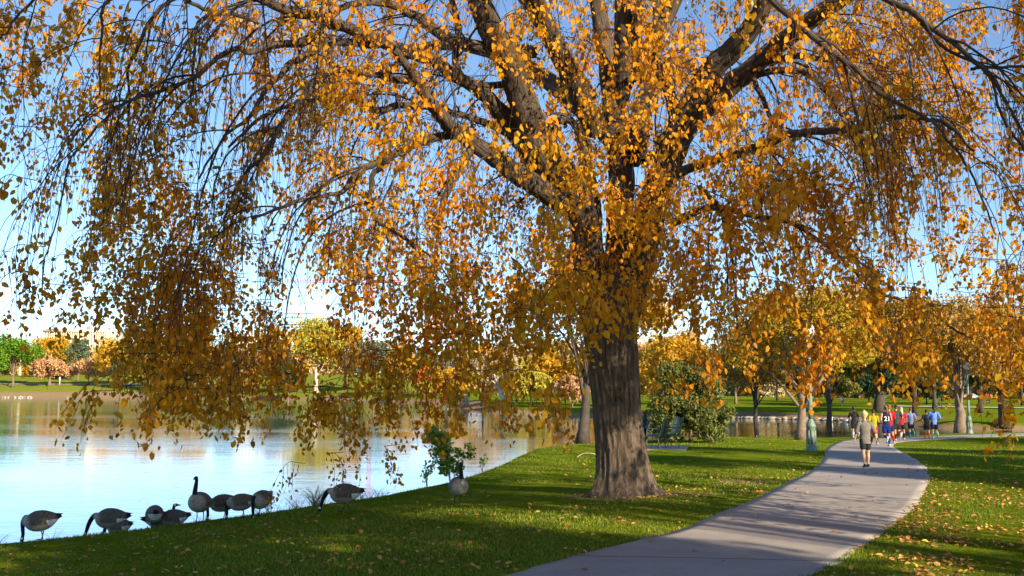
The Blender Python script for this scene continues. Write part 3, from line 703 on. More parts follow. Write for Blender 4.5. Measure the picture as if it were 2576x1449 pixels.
# a few leaves along the bare twigs too
q = rng.integers(0, len(TW), 9000); s = rng.integers(2, 8, 9000)
LP = np.concatenate([LP, TW[q, s] + rng.normal(0, .02, (9000, 3))]); LA = np.concatenate([LA, unit(np.array([0, 0, -1.]) + rng.normal(0, .45, (9000, 3)))]); LS = np.concatenate([LS, rng.uniform(.055, .10, 9000)])
nrm = rng.normal(size=LP.shape); nrm[:, 2] *= .6
VL, QL = leaves(LP, LA, nrm, LS, LS * rng.uniform(.52, .72, len(LS)), .3)
print('LEAVES', len(LP), 'strands', len(ST), 'twigs', len(TW), 'branches', len(SB))
mesh('foliage', loc(VL), QL, None, elm, root)
V1, Q1, A1 = tubes(SB, SBR, 6); V2, Q2, A2_ = tubes(TW, TWR, 3); V3, Q3, A3 = tubes(ST, STR_, 3)
Vt = np.concatenate([V1, V2, V3]); Qt = np.concatenate([Q1, Q2 + len(V1), Q3 + len(V1) + len(V2)])
tw = mesh('twig', loc(Vt), Qt, None, twigm, root, True); tag(tw, kind='stuff')
# ------------------------------------------------------------------ closed bodies grown into one surface
class Body:
    def __init__(s): s.V = []; s.Q = []; s.T = []; s.n = 0; s.c = []; s.r = []; s.col = []
    def loft(s, C, ra, rb=None, ref=(1, 0, 0), col=(.5, .5, .5), n=None, sides=14, e0=1.):
        C = np.asarray(C, float); k = len(C); ra = np.broadcast_to(np.asarray(ra, float), k); rb = ra if rb is None else np.broadcast_to(np.asarray(rb, float), k)
        n = n or max(6, k * 4)
        cc = catmull(C, n); w_ = catmull(np.stack([ra, rb, ra * 0], 1), n); A_, B_ = np.maximum(w_[:, 0], 1e-3), np.maximum(w_[:, 1], 1e-3)
        t = unit(np.gradient(cc, axis=0)); ref = np.array(ref, float)[None]
        b = unit(np.cross(t, ref)); a = np.cross(b, t)
        # rounded ends
        h0, h1 = (A_[0] + B_[0]) / 2, (A_[-1] + B_[-1]) / 2
        rows = [(cc[0] - t[0] * h0 * .75 * e0, A_[0] * (1 - .45 * e0), B_[0] * (1 - .45 * e0), a[0], b[0])] + [(cc[i], A_[i], B_[i], a[i], b[i]) for i in range(n)] + [(cc[-1] + t[-1] * h1 * .75, A_[-1] * .55, B_[-1] * .55, a[-1], b[-1])]
        an = np.arange(sides) * 2 * np.pi / sides
        V = np.concatenate([c + np.cos(an)[:, None] * a_ * x + np.sin(an)[:, None] * b_ * y for c, x, y, a_, b_ in rows])
        m = n + 2; i, j = np.meshgrid(np.arange(m - 1), np.arange(sides), indexing='ij'); j2 = (j + 1) % sides
        Q = np.stack([i * sides + j, i * sides + j2, (i + 1) * sides + j2, (i + 1) * sides + j], -1).reshape(-1, 4)
        nv = len(V); V = np.concatenate([V, [cc[0] - t[0] * h0 * max(e0, .02), cc[-1] + t[-1] * h1]])
        ii = np.arange(sides); jj = (ii + 1) % sides
        T = np.concatenate([np.stack([np.full(sides, nv), jj, ii], 1), np.stack([np.full(sides, nv + 1), (m - 1) * sides + ii, (m - 1) * sides + jj], 1)])
        s.V.append(V); s.Q.append(Q + s.n); s.T.append(T + s.n); s.n += len(V)
        s.c.append(cc); s.r.append((A_ + B_) / 2); s.col.append(np.tile(np.array(col, float), (n, 1)))
    def ball(s, c, r, col=(.5, .5, .5), sc=(1, 1, 1)):
        th = np.linspace(-1.35, 1.35, 7)
        c = np.array(c, float); s.loft(c + np.array([[0, 0, 1.]]) * np.sin(th)[:, None] * r * sc[2], np.cos(th) * r * sc[0], np.cos(th) * r * sc[1], (1, 0, 0), col, n=9)
    def build(s, name, vox, mat=None, parent=None, colfn=None, smooth_it=2):
        tmp = mesh('tmp', np.concatenate(s.V), np.concatenate(s.Q), np.concatenate(s.T))
        bm = tmp.modifiers.new('r', 'REMESH'); bm.mode = 'VOXEL'; bm.voxel_size = vox; bm.use_smooth_shade = True
        sm = tmp.modifiers.new('s', 'SMOOTH'); sm.iterations = smooth_it; sm.factor = .5
        dg = bpy.context.evaluated_depsgraph_get(); me = bpy.data.meshes.new_from_object(tmp.evaluated_get(dg))
        md = tmp.data; bpy.data.objects.remove(tmp); bpy.data.meshes.remove(md)
        nv = len(me.vertices); co = np.empty(nv * 3, np.float32); me.vertices.foreach_get('co', co); co = co.reshape(-1, 3)
        C = np.concatenate(s.c); Rr = np.concatenate(s.r); K = np.concatenate(s.col)
        best = np.full(nv, 1e9); col = np.zeros((nv, 3))
        for c0, r0, k0 in zip(C, Rr, K):
            d = np.linalg.norm(co - c0, axis=1) / (r0 + .004); m_ = d < best; best[m_] = d[m_]; col[m_] = k0
        if colfn is not None: col = colfn(co, col)
        a = me.color_attributes.new('tint', 'FLOAT_COLOR', 'POINT'); a.data.foreach_set('color', np.concatenate([col, np.ones((nv, 1))], 1).astype(np.float32).ravel())
        me.polygons.foreach_set('use_smooth', np.ones(len(me.polygons), bool))
        me.name = name
        if mat: me.materials.append(mat)
        o = bpy.data.objects.new(name, me); COL.objects.link(o)
        if parent: o.parent = parent
        return o
def tintmat(name, rough=.7, scale=40, amp=.25, bmp=0.):
    m, nt, out = newmat(name)
    at = N(nt, 'ShaderNodeAttribute', attribute_name='tint'); tc = N(nt, 'ShaderNodeTexCoord')
    n = noise(nt, tc.outputs['Object'], scale, 4)
    r = ramp(nt, n.outputs[0], [(.3, (1 - amp,) * 3), (.7, (1 + amp,) * 3)])
    c = mixc(nt, 1.0, at.outputs['Color'], r.outputs[0], 'MULTIPLY')
    b = N(nt, 'ShaderNodeBsdfPrincipled'); L(nt, c, b.inputs['Base Color']); b.inputs['Roughness'].default_value = rough; b.inputs['Specular IOR Level'].default_value = .3
    if bmp: L(nt, bump(nt, n.outputs[0], .6, bmp), b.inputs['Normal'])
    L(nt, b.outputs[0], out.inputs[0]); return m
feather = tintmat('feathers', .75, 28, .35, .004)
skinm = tintmat('skin', .55, 20, .08)
cloth = tintmat('cloth', .9, 22, .14, .004)
hairm = tintmat('hair', .6, 60, .35, .006)
billm = simple('goose_bill', (.012, .011, .011), .4, .2)
legm = simple('goose_leg', (.03, .028, .026), .6, .2)

BROWN = (.135, .10, .075); CHEST = (.36, .31, .26); BLACKF = (.010, .010, .011); WHITEF = (.72, .70, .67); BELLY = (.30, .25, .21)
def goose(u, v, Yd, heading, pose, label, size=1., dz=0., group='geese grazing along the lake bank', sit=False):
    """heading: direction the bird faces, radians, 0 = away from the camera, positive = to the left"""
    x = float(ray(u, v)[0]) * Yd; z0 = gz(x, Yd) if not sit else WATER
    rt = empty('goose', (x, Yd, z0 + dz), heading, size * .98)
    tag(rt, label, 'goose', group)
    B = Body(); hz = {'swim': .10, 'crouch': .21, 'rest': .26}.get(pose, .34)
    pit = {'graze': -.10, 'up': .16, 'rest': .02, 'crouch': -.06, 'swim': .02, 'step': -.02}[pose]
    def q(y, z): return np.array([0, y * math.cos(pit) - z * math.sin(pit), hz + y * math.sin(pit) + z * math.cos(pit)])
    # tail .. rump .. back .. breast
    B.loft([q(-.40, .045), q(-.33, .04), q(-.24, .03), q(-.12, .01), q(0, 0), q(.12, .0), q(.21, .015), q(.26, .03)],
           [.024, .060, .118, .166, .180, .170, .128, .068], [.012, .044, .104, .165, .184, .174, .128, .068], (1, 0, 0), BROWN, n=34, sides=20)
    B.loft([q(-.30, .075), q(-.15, .085), q(.05, .07)], [.05, .10, .09], [.02, .045, .05], (1, 0, 0), BROWN)   # folded wings
    for s in (-1, 1): B.loft([q(-.43, .085) + [s * .02, 0, 0], q(-.30, .085) + [s * .04, 0, 0], q(-.1, .06) + [s * .085, 0, 0], q(.08, .02) + [s * .10, 0, 0]], [.008, .022, .045, .04], [.006, .02, .06, .07], (1, 0, 0), BROWN)
    b0 = q(.20, .05)
    if pose == 'graze': nk = [b0, q(.27, .075), q(.325, .0), q(.335, -.11), q(.335, -.21), q(.35, -.265)]; hd = np.array([0, .13, -.99])
    elif pose == 'crouch': nk = [b0, q(.31, .04), q(.37, -.03), q(.40, -.09), q(.42, -.12), q(.44, -.14)]; hd = np.array([0, .5, -.85])
    elif pose == 'step': nk = [b0, q(.31, .05), q(.39, -.03), q(.44, -.13), q(.47, -.22), q(.485, -.25)]; hd = np.array([0, .25, -.97])
    elif pose == 'rest': nk = [b0, q(.27, .12), q(.26, .22), q(.27, .30)]; hd = np.array([0, 1, -.1])
    else: nk = [b0, q(.245, .13), q(.235, .24), q(.225, .34), q(.225, .415)]; hd = np.array([0, 1, -.12])
    B.loft(nk, np.linspace(.052, .027, len(nk)) if pose != 'graze' else [.062, .052, .040, .034, .030, .030], None, (1, 0, 0), BLACKF, n=22)
    hc = nk[-1] + hd * .03; hd = unit(hd)
    B.loft([hc - hd * .03, hc + hd * .005, hc + hd * .035, hc + hd * .06], [.028, .036, .030, .018], [.030, .037, .029, .015], (1, 0, 0), BLACKF, n=12)
    legs = []
    hl = q(-.02, -.10)
    if pose != 'swim':
        for s in (-1, 1):
            ph = {'graze': .05 * s, 'up': .01 * s, 'rest': .02 * s, 'crouch': .06 * s, 'step': .12 * s}[pose]
            legs.append((s, np.array([s * .06, hl[1], hl[2]]), np.array([s * .06, hl[1] + ph - .02, .0])))
            B.loft([[s * .06, hl[1] + .01, hl[2] + .03], [s * .062, hl[1] + ph * .5, hl[2] - .07]], [.05, .018], None, (1, 0, 0), BELLY, n=8)
    def cf(co, col):
        col = col.copy(); isneck = col.max(1) < .03
        cp, sp = math.cos(-pit), math.sin(-pit)
        y = co[:, 1] * cp - (co[:, 2] - hz) * sp; z = co[:, 1] * sp + (co[:, 2] - hz) * cp
        body = ~isneck
        f = sstep(.06, .20, y - z * .45) ; f = np.maximum(f, sstep(-.03, -.10, z) * .75)
        c = np.array(BROWN)[None] * (1 - f[:, None]) + np.array(CHEST)[None] * f[:, None]
        bar = (.5 + .5 * np.sin(y * 95 + z * 25)) * (z > -.07) * (y < .12)
        c = c * (1 - .28 * bar[:, None])
        rump = (y < -.20) & (y > -.35) & (z < .01) & (z > -.11); c[rump] = WHITEF
        tail = y < -.345; c[tail] = (.016, .014, .013)
        tips = (y < -.33) & (z > .06); c[tips] = (.02, .017, .015)
        col[body] = c[body]
        rel = co - (hc - hd * .012); along = rel @ hd
        ck = isneck & (np.linalg.norm(rel, axis=1) < .036) & (np.abs(rel[:, 0]) > .021) & (along > -.030) & (along < .012)
        col[ck] = WHITEF; return col
    B.build('body', .0115, feather, rt, cf)
    bl = MB(); bl.tube([hc + hd * .052, hc + hd * .085, hc + hd * .112], [.019, .013, .006], 8); bl.build('bill', billm, rt, True)
    for s, a, b_ in legs:
        lg = MB(); k = a * .5 + b_ * .5 + np.array([0, -.018, .0]); lg.tube([a + [0, 0, .0], k, b_ + [0, 0, .012]], [.014, .009, .009], 6)
        fy = b_ + [0, .0, .006]
        for t in (-.5, 0, .5): lg.tube([fy, fy + np.array([math.sin(t) * .075, math.cos(t) * .075, .001])], [.009, .005], 4)
        v = np.array([fy, fy + [-.034, .06, .001], fy + [0, .07, .001], fy + [.034, .06, .001]]); lg.add(v, [(0, 1, 2, 3)])
        lg.build('leg', legm, rt)
    return rt

goose(99, 1362, 17.2, R(84), 'graze', 'grazing goose farthest left on the bank with its head down at the grass', .98)
goose(277, 1336, 17.9, R(80), 'step', 'grazing goose with raised wing tips, second from the left end of the bank', 1.0)
goose(298, 1335, 17.9, R(70), 'crouch', 'small goose low behind the belly of the second grazing goose', .80, 0)
goose(388, 1318, 18.3, R(22), 'graze', 'goose seen from behind, tail towards the viewer, at left of the pale crouching goose', .92)
goose(404, 1316, 18.5, R(-62), 'rest', 'goose with raised neck just behind the one seen from the rear', .88, 0)
goose(436, 1314, 18.45, R(82), 'crouch', 'pale crouching goose low behind the bank edge with white rump', .88, 0)
goose(502, 1301, 18.3, R(172), 'up', 'alert goose standing upright with long black neck and pale breast facing the camera', 1.03)
goose(560, 1293, 18.8, R(88), 'graze', 'brown goose bending behind the upright alert goose', .90)
goose(606, 1301, 18.4, R(84), 'graze', 'dark grazing goose between the brown goose and the grey one, neck hanging down', .86)
goose(657, 1304, 18.5, R(163), 'graze', 'grey goose facing the camera with its neck curled down, beside weeds at the bank', .92)
goose(866, 1292, 18.3, R(76), 'step', 'striding goose with lowered head alone in front of the tall bank grasses', 1.0)
goose(1152, 1275, 18.6, R(-160), 'up', 'lone goose standing upright on the lawn below the green sapling, head turned right', .98)
goose(1915, 1098, 52, R(60), 'swim', 'distant goose on the pond with only its neck showing above the grass', 1.0, -.02, 'geese swimming on the pond', True)

# ------------------------------------------------------------------ people
SKIN = (.50, .27, .17)
def person(u, v, Yd, H, heading, label, pose, shirt, shorts, socks=None, shoes=(.6, .6, .6), hair=(.05, .03, .02), hairstyle='short', sleeve=.55, number=None, lean=.05, child=False, skin=SKIN, vox=.0085, stripe=None, longp=False):
    x = float(ray(u, v)[0]) * Yd
    rt = empty('person', (x, Yd, 0), heading)
    tag(rt, label, 'person', 'runners on the curving path' if not child else None)
    hd = .075 if child else .066                # head half height as a share of H
    hip = .50 if child else .515
    pel = np.array([0, 0, hip * H]); ln = np.array([0, math.sin(lean), math.cos(lean)])
    def up(d, s=0, f=0): return pel + ln * d * H + np.array([s * H, f * H, 0])
    sh = .305; wd_ = .105 if child else .108
    legs = {}
    for s, k in ((-1, 'l'), (1, 'r')):
        hf, kf = pose[k]
        h = pel + np.array([s * .052 * H, 0, -.01 * H])
        kn = h + np.array([s * .004 * H, math.sin(hf), -math.cos(hf)]) * .245 * H
        a2 = hf - kf
        an_ = kn + np.array([0, math.sin(a2), -math.cos(a2)]) * .225 * H
        fd = np.array([0, math.cos(a2 * .8), math.sin(a2 * .8)]); legs[s] = (h, kn, an_, fd)
    low = min(l[2][2] - .035 * H for l in legs.values()); shift = -low
    for s in legs: legs[s] = tuple(p + np.array([0, 0, shift]) if i < 3 else p for i, p in enumerate(legs[s]))
    pel = pel + np.array([0, 0, shift])
    arms = {}
    for s, k in ((-1, 'la'), (1, 'ra')):
        sw, el, ab = pose[k]
        a = up(sh - .012, s * wd_)
        e = a + unit(np.array([s * ab, math.sin(sw), -math.cos(sw)])) * .165 * H
        w_ = e + unit(np.array([s * ab * (.5 if el < 1 else -.6), math.sin(sw + el), -math.cos(sw + el)])) * .145 * H
        arms[s] = (a, e, w_)
    fy = Yd; zg = gz(x, Yd) if path_sdf([x], [Yd])[0] > .1 else float(near_h(np.array([x]), np.array([Yd]))[0]) + .012
    rt.location.z = zg
    B = Body(); sk = skin
    B.loft([up(-.03), up(.05), up(.13), up(.22), up(sh - .03), up(sh + .01)], np.array([.075, .07, .065, .078, .082, .05]) * H, np.array([.052, .05, .048, .055, .05, .034]) * H, (1, 0, 0), sk, sides=18)
    B.loft([up(sh - .02), up(sh + .03), up(sh + .075)], np.array([.034, .029, .03]) * H, None, (1, 0, 0), sk)
    hc = up(sh + .075 + hd * .95, 0, .008)
    z_ = np.array([0, 0, 1.])
    B.loft([hc - z_ * hd * H * .78 + [0, .012 * H, 0], hc - z_ * hd * H * .35 + [0, .006 * H, 0], hc + z_ * hd * H * .2, hc + z_ * hd * H * .75], np.array([.022, .041, .047, .030]) * H * (hd / .066), np.array([.026, .047, .056, .036]) * H * (hd / .066), (1, 0, 0), sk)
    B.loft([hc + [0, .052 * H, -.2 * hd * H], hc + [0, .066 * H, -.35 * hd * H]], [.008 * H, .010 * H], None, (1, 0, 0), sk, n=5)   # nose
    for s in (-1, 1): B.ball(hc + np.array([s * .048 * H * hd / .066, .002 * H, -.1 * hd * H]), .012 * H, sk, (.5, .8, 1.2))
    for s in (-1, 1):
        h, kn, an_, fd = legs[s]
        B.loft([h, h * .55 + kn * .45, kn, kn * .72 + an_ * .28 - [0, .008 * H, 0], kn * .25 + an_ * .75, an_], np.array([.050, .043, .030, .033, .021, .018]) * H, None, (1, 0, 0), sk, n=20)
        a, e, w_ = arms[s]
        B.loft([a, a * .5 + e * .5, e, e * .6 + w_ * .4, w_], np.array([.030, .026, .020, .020, .014]) * H, None, (0, 1, 0), sk, n=18)
        d = unit(w_ - e); sd = unit(np.cross(d, [s * 1., .2, 0.])); palm = w_ + d * .028 * H
        B.loft([w_, palm, palm + d * .02 * H], np.array([.013, .021, .020]) * H, np.array([.011, .010, .009]) * H, sd, sk, n=8)
        for f in range(4):
            o = (f - 1.5) * .0105 * H; fl_ = [.034, .042, .039, .030][f] * H; base = palm + d * .02 * H + sd * o
            inw = np.array([-s * 1., 0, 0]) * .35
            B.loft([base, base + unit(d + inw * .4) * fl_ * .5, base + unit(d + inw * .5) * fl_ * .5 + unit(d + inw * 1.6) * fl_ * .45], np.array([.0062, .0058, .005]) * max(H, 1.35), None, sd, sk, n=7, sides=8)
        tb = w_ + d * .016 * H - sd * .016 * H
        B.loft([tb, tb + unit(d - sd * .9) * .02 * H, tb + unit(d - sd * .35) * .038 * H], np.array([.0075, .0068, .0055]) * max(H, 1.35), None, sd, sk, n=7, sides=8)
    def face(co, col):
        col = col.copy(); r = co - hc; 
        for s in (-1, 1): col[np.linalg.norm(r - np.array([s * .018 * H, .05 * H, 0]), axis=1) < .010 * H] = (.03, .02, .02)
        m_ = (r[:, 1] > .03 * H) & (abs(r[:, 2] + .42 * hd * H) < .005 * H) & (abs(r[:, 0]) < .016 * H); col[m_] = (.30, .10, .08); return col
    B.build('body', vox * (1 if not child else .8), skinm, rt, face)
    # shirt
    S_ = Body(); o = .012 * H; loose = 1.18 if child else 1.06
    S_.loft([up(-.045 if not child else -.075), up(.0), up(.08), up(.17), up(.24), up(sh - .01), up(sh + .022)], np.array([.088, .086, .080, .086, .094, .085, .036]) * H * loose, np.array([.064, .062, .058, .064, .066, .052, .036]) * H * loose, (1, 0, 0), shirt, n=26, sides=20, e0=.12)
    for s in (-1, 1):
        a, e, w_ = arms[s]
        if sleeve > 0:
            end = a + (e - a) * min(1, sleeve * 1.35)
            pts_ = [up(sh - .012, s * .07), a, a * .4 + end * .6, end]; rr_ = np.array([.040, .041, .041, .044 if child else .036]) * H
            if sleeve > 1: pts_ += [e * .5 + w_ * .5, w_]; rr_ = np.array([.040, .041, .036, .033, .03, .026]) * H
            S_.loft(pts_, rr_, None, (0, 1, 0), shirt, n=16)
        else: S_.loft([up(sh - .01, s * .05), up(sh - .012, s * .082)], np.array([.034, .030]) * H, None, (0, 1, 0), shirt, n=6)
    def wr(co, col): return col * (1 + .10 * np.sin(co[:, 2:3] * 33 + co[:, 0:1] * 21) * np.sin(co[:, 0:1] * 40))
    S_.build('shirt', vox * 1.15, cloth, rt, wr, 3)
    # shorts
    T_ = Body(); T_.loft([up(-.035), up(.02), up(.05)], np.array([.088, .088, .08]) * H, np.array([.064, .064, .058]) * H, (1, 0, 0), shorts, n=8, sides=18)
    for s in (-1, 1):
        h, kn, an_, fd = legs[s]; e2 = h + (kn - h) * (.62 if shorts != (.0, .0, .0) else .5)
        if longp: T_.loft([h, kn, an_], np.array([.058, .042, .032]) * H, None, (1, 0, 0), shorts, n=16)
        else: T_.loft([h + [0, 0, .01 * H], h * .5 + e2 * .5, e2], np.array([.058, .056, .054]) * H, None, (1, 0, 0), shorts, n=10)
    T_.build('shorts' if not longp else 'trousers', vox * 1.15, cloth, rt)
    for s in (-1, 1):
        h, kn, an_, fd = legs[s]
        if socks is not None and not longp:
            K_ = Body(); st_ = kn * .82 + an_ * .18; K_.loft([st_, kn * .6 + an_ * .4 - [0, .006 * H, 0], kn * .2 + an_ * .8, an_], np.array([.035, .037, .027, .024]) * H, None, (1, 0, 0), socks, n=14)
            if stripe is not None:
                def sf(co, col, st_=st_, an_=an_): 
                    t = ((co - st_) @ unit(an_ - st_)) / np.linalg.norm(an_ - st_); col = col.copy(); col[(np.sin(t * 26) > .25)] = stripe; return col
            else: sf = None
            K_.build('sock', vox, cloth, rt, sf)
        Sh = Body(); sole = an_ - np.array([0, 0, 1.]) * .014 * H if abs(fd[2]) < .3 else an_
        Sh.loft([an_ - fd * .02 * H, an_ + fd * .01 * H - [0, 0, .012 * H], sole + fd * .06 * H - [0, 0, .008 * H], sole + fd * .10 * H - [0, 0, .010 * H]], np.array([.024, .026, .027, .020]) * H, np.array([.026, .026, .018, .013]) * H, (1, 0, 0), shoes, n=12)
        Sh.build('shoe', vox, cloth, rt, None, 1)
    # hair
    Hh = Body(); q_ = hd / .066
    Hh.loft([hc - z_ * .3 * hd * H - [0, .026 * H, 0], hc + z_ * .15 * hd * H - [0, .014 * H, 0], hc + z_ * .6 * hd * H - [0, .008 * H, 0], hc + z_ * .92 * hd * H], np.array([.036, .052, .050, .028]) * H * q_, np.array([.028, .050, .054, .034]) * H * q_, (1, 0, 0), hair, n=14, sides=16)
    if hairstyle == 'pony': Hh.loft([hc + [0, -.05 * H, .012 * H], hc + [0, -.085 * H, 0], hc + [.004 * H, -.09 * H, -.07 * H], hc + [.010 * H, -.072 * H, -.155 * H]], np.array([.016, .022, .024, .010]) * H, None, (1, 0, 0), hair, n=14)
    if hairstyle == 'long': Hh.loft([hc + [0, -.035 * H, 0], hc + [0, -.048 * H, -.07 * H], hc + [0, -.058 * H, -.14 * H], hc + [0, -.06 * H, -.2 * H]], np.array([.046, .050, .048, .028]) * H, np.array([.03, .028, .024, .014]) * H, (1, 0, 0), hair, n=14)
    if hairstyle == 'bun': Hh.ball(hc + [0, -.05 * H, .05 * H], .026 * H, hair)
    if hairstyle == 'tousled':
        for _ in range(14):
            d = unit(rng.normal(size=3) + [0, -.5, .5]); Hh.loft([hc + d * .035 * H * q_, hc + d * .054 * H * q_ + rng.normal(0, .006, 3) * H], [.018 * H, .008 * H], None, (1, .1, 0), hair, n=5, sides=8)
    Hh.build('hair', vox * .9, hairm, rt, lambda co, c: c * (1 + .35 * np.sin(co[:, 0:1] * 310 + co[:, 2:3] * 60)), 1)
    if number:
        cu = bpy.data.curves.new('number', 'FONT'); cu.body = number; cu.size = .16 * H; cu.extrude = .006; cu.align_x = 'CENTER'; cu.align_y = 'CENTER'; cu.offset = .004
        to = bpy.data.objects.new('number', cu); COL.objects.link(to)
        dg = bpy.context.evaluated_depsgraph_get(); me = bpy.data.meshes.new_from_object(to.evaluated_get(dg)); bpy.data.objects.remove(to)
        me.materials.clear(); me.materials.append(simple('number_print', (.75, .75, .75), .8, .05))
        no = bpy.data.objects.new('number', me); COL.objects.link(no); no.parent = rt
        p = up(.17); no.location = (p[0], p[1] - .070 * H, p[2]); no.rotation_euler = (math.pi / 2 - lean * .6, 0, 0)
    return rt
run1 = dict(l=(.45, .55), r=(-.15, .25), la=(-.5, 1.5, .25), ra=(.45, 1.5, .25))
run2 = dict(l=(-.05, .05), r=(.1, 1.35), la=(.4, 1.5, .3), ra=(-.5, 1.6, .3))
run3 = dict(l=(.15, 1.5), r=(.0, .06), la=(-.4, 1.6, .3), ra=(.4, 1.5, .3))
walk = dict(l=(-.16, .12), r=(.16, .08), la=(.05, .25, .32), ra=(-.1, .35, .48))
person(2179, 1175, 25.3, 1.34, R(-4), 'blond boy in a grey t-shirt and black shorts walking alone nearest on the path', walk, (.17, .155, .13), (.022, .024, .024), None, (.035, .035, .035), (.62, .45, .22), 'tousled', .75, child=True, skin=(.60, .32, .19), lean=.02)
person(2150, 1103, 50, 1.56, R(8), 'runner in a black shirt and black shorts with white socks, leftmost of the group', run2, (.012, .012, .014), (.01, .01, .012), (.55, .58, .75), (.5, .5, .5), (.05, .03, .02), 'pony', .6)
person(2200, 1117, 43.5, 1.50, R(-6), 'runner in an olive yellow jacket and red shorts, half hidden behind the blond boy', run1, (.34, .29, .012), (.55, .02, .03), (.02, .02, .025), (.5, .5, .5), (.03, .018, .012), 'short', 1.3)
person(2232, 1121, 42, 1.64, R(0), 'runner wearing a navy number jersey and royal blue shorts with dark blue socks', run3, (.010, .018, .06), (.008, .02, .20), (.012, .025, .16), (.6, .62, .66), (.16, .10, .06), 'pony', 0, number='21')
person(2240, 1112, 45.5, 1.72, R(-4), 'tall runner in a bright red shirt just behind the numbered jersey', run1, (.55, .012, .025), (.02, .02, .03), (.3, .02, .02), (.4, .4, .4), (.22, .10, .04), 'short', 1.2)
person(2257, 1106, 48.5, 1.68, R(-6), 'dark haired runner in a dark grey shirt with one leg kicked up', run2, (.035, .05, .055), (.02, .02, .02), (.35, .03, .02), (.6, .6, .6), (.02, .015, .015), 'short', .6)
person(2270, 1104, 50, 1.56, R(-8), 'long haired blonde runner in a red shirt and black shorts', run3, (.52, .01, .03), (.014, .014, .016), (.02, .02, .03), (.6, .6, .6), (.50, .38, .22), 'long', .55)
person(2293, 1101, 52, 1.50, R(-10), 'runner in a mottled blue grey shirt with teal and navy socks', run2, (.17, .22, .42), (.02, .022, .02), (.03, .22, .28), (.05, .3, .4), (.16, .07, .03), 'bun', .55)
person(2333, 1106, 51, 1.47, R(-14), 'small runner in dark clothes with orange red socks beside the light blue shirt', run1, (.015, .02, .03), (.02, .02, .022), (.60, .07, .02), (.5, .03, .08), (.03, .02, .02), 'short', .6)
person(2352, 1107, 50, 1.65, R(-12), 'runner in a loose light blue shirt with green and white striped socks', run2, (.14, .25, .72), (.01, .01, .014), (.03, .55, .12), (.7, .6, .5), (.018, .012, .012), 'pony', .75, stripe=(.7, .8, .7))
pp = person(1624, 1106, 43.5, 1.42, R(60), 'person in a blue jacket standing half hidden behind the elm trunk', walk, (.06, .26, .60), (.012, .016, .03), None, (.1, .1, .1), (.02, .015, .012), 'long', 1.3, longp=True)
if 'group' in pp: del pp['group']
pq = person(2484, 1036, 155, 1.75, R(10), 'distant person in a red top on the far plaza', walk, (.40, .03, .04), (.02, .03, .08), None, (.1, .1, .1), (.02, .015, .012), 'short', .6, vox=.014, longp=True); del pq['group']
pq = person(2489, 1036, 156, 1.75, R(-20), 'distant person in dark blue next to the one in red', walk, (.03, .06, .16), (.02, .03, .05), None, (.1, .1, .1), (.02, .015, .012), 'short', 1.3, vox=.014, longp=True); del pq['group']
# ------------------------------------------------------------------ trees around the lake
GREEN = leafmat('green_leaf', [(.08, .22, .012), (.14, .32, .02), (.20, .38, .03), (.10, .26, .015), (.28, .40, .03)], .35)
PEACH = leafmat('peach_leaf', [(.62, .34, .16), (.72, .44, .22), (.52, .27, .12), (.78, .50, .26)], .3)
GOLD = leafmat('golden_leaf', [(.78, .40, .02), (.85, .50, .03), (.62, .30, .015), (.70, .48, .05), (.45, .35, .04)], .35)
YELG = leafmat('yellow_green_leaf', [(.55, .50, .06), (.68, .58, .08), (.38, .40, .04), (.70, .50, .08)], .35)
RED = leafmat('red_maple_leaf', [(.75, .16, .02), (.82, .24, .03), (.60, .10, .015), (.85, .33, .04)], .3)
OCHRE = leafmat('ochre_leaf', [(.42, .22, .04), (.55, .30, .06), (.30, .17, .035), (.60, .38, .08), (.22, .16, .04)], .3)
TAN = leafmat('tan_leaf', [(.60, .45, .28), (.72, .56, .36), (.48, .34, .20), (.50, .44, .24)], .3)
DKG = leafmat('dark_green_needle', [(.020, .055, .020), (.035, .08, .025), (.05, .10, .03), (.028, .06, .03)], .15)
GRYG = leafmat('grey_green_needle', [(.10, .15, .08), (.16, .20, .11), (.20, .22, .12), (.08, .12, .07)], .15)
MIX = leafmat('turning_leaf', [(.62, .32, .02), (.40, .36, .03), (.20, .26, .02), (.70, .42, .03), (.50, .24, .015)], .35)
OLIVE = leafmat('olive_leaf', [(.12, .17, .02), (.20, .22, .03), (.30, .25, .05), (.08, .12, .015), (.34, .22, .06)], .25)
JUN = leafmat('juniper_leaf', [(.07, .115, .018), (.12, .16, .025), (.18, .19, .035), (.05, .08, .014), (.24, .20, .07)], .2)
SAP = leafmat('sapling_leaf', [(.08, .22, .03), (.12, .30, .04), (.22, .36, .03), (.40, .42, .04)], .4)
tb = simple('tree_bark', (.20, .145, .105), .9, .35, 6); tbd = simple('dark_tree_bark', (.07, .055, .045), .9, .35, 6); tbw = simple('pale_tree_bark', (.62, .54, .44), .85, .25, 5)

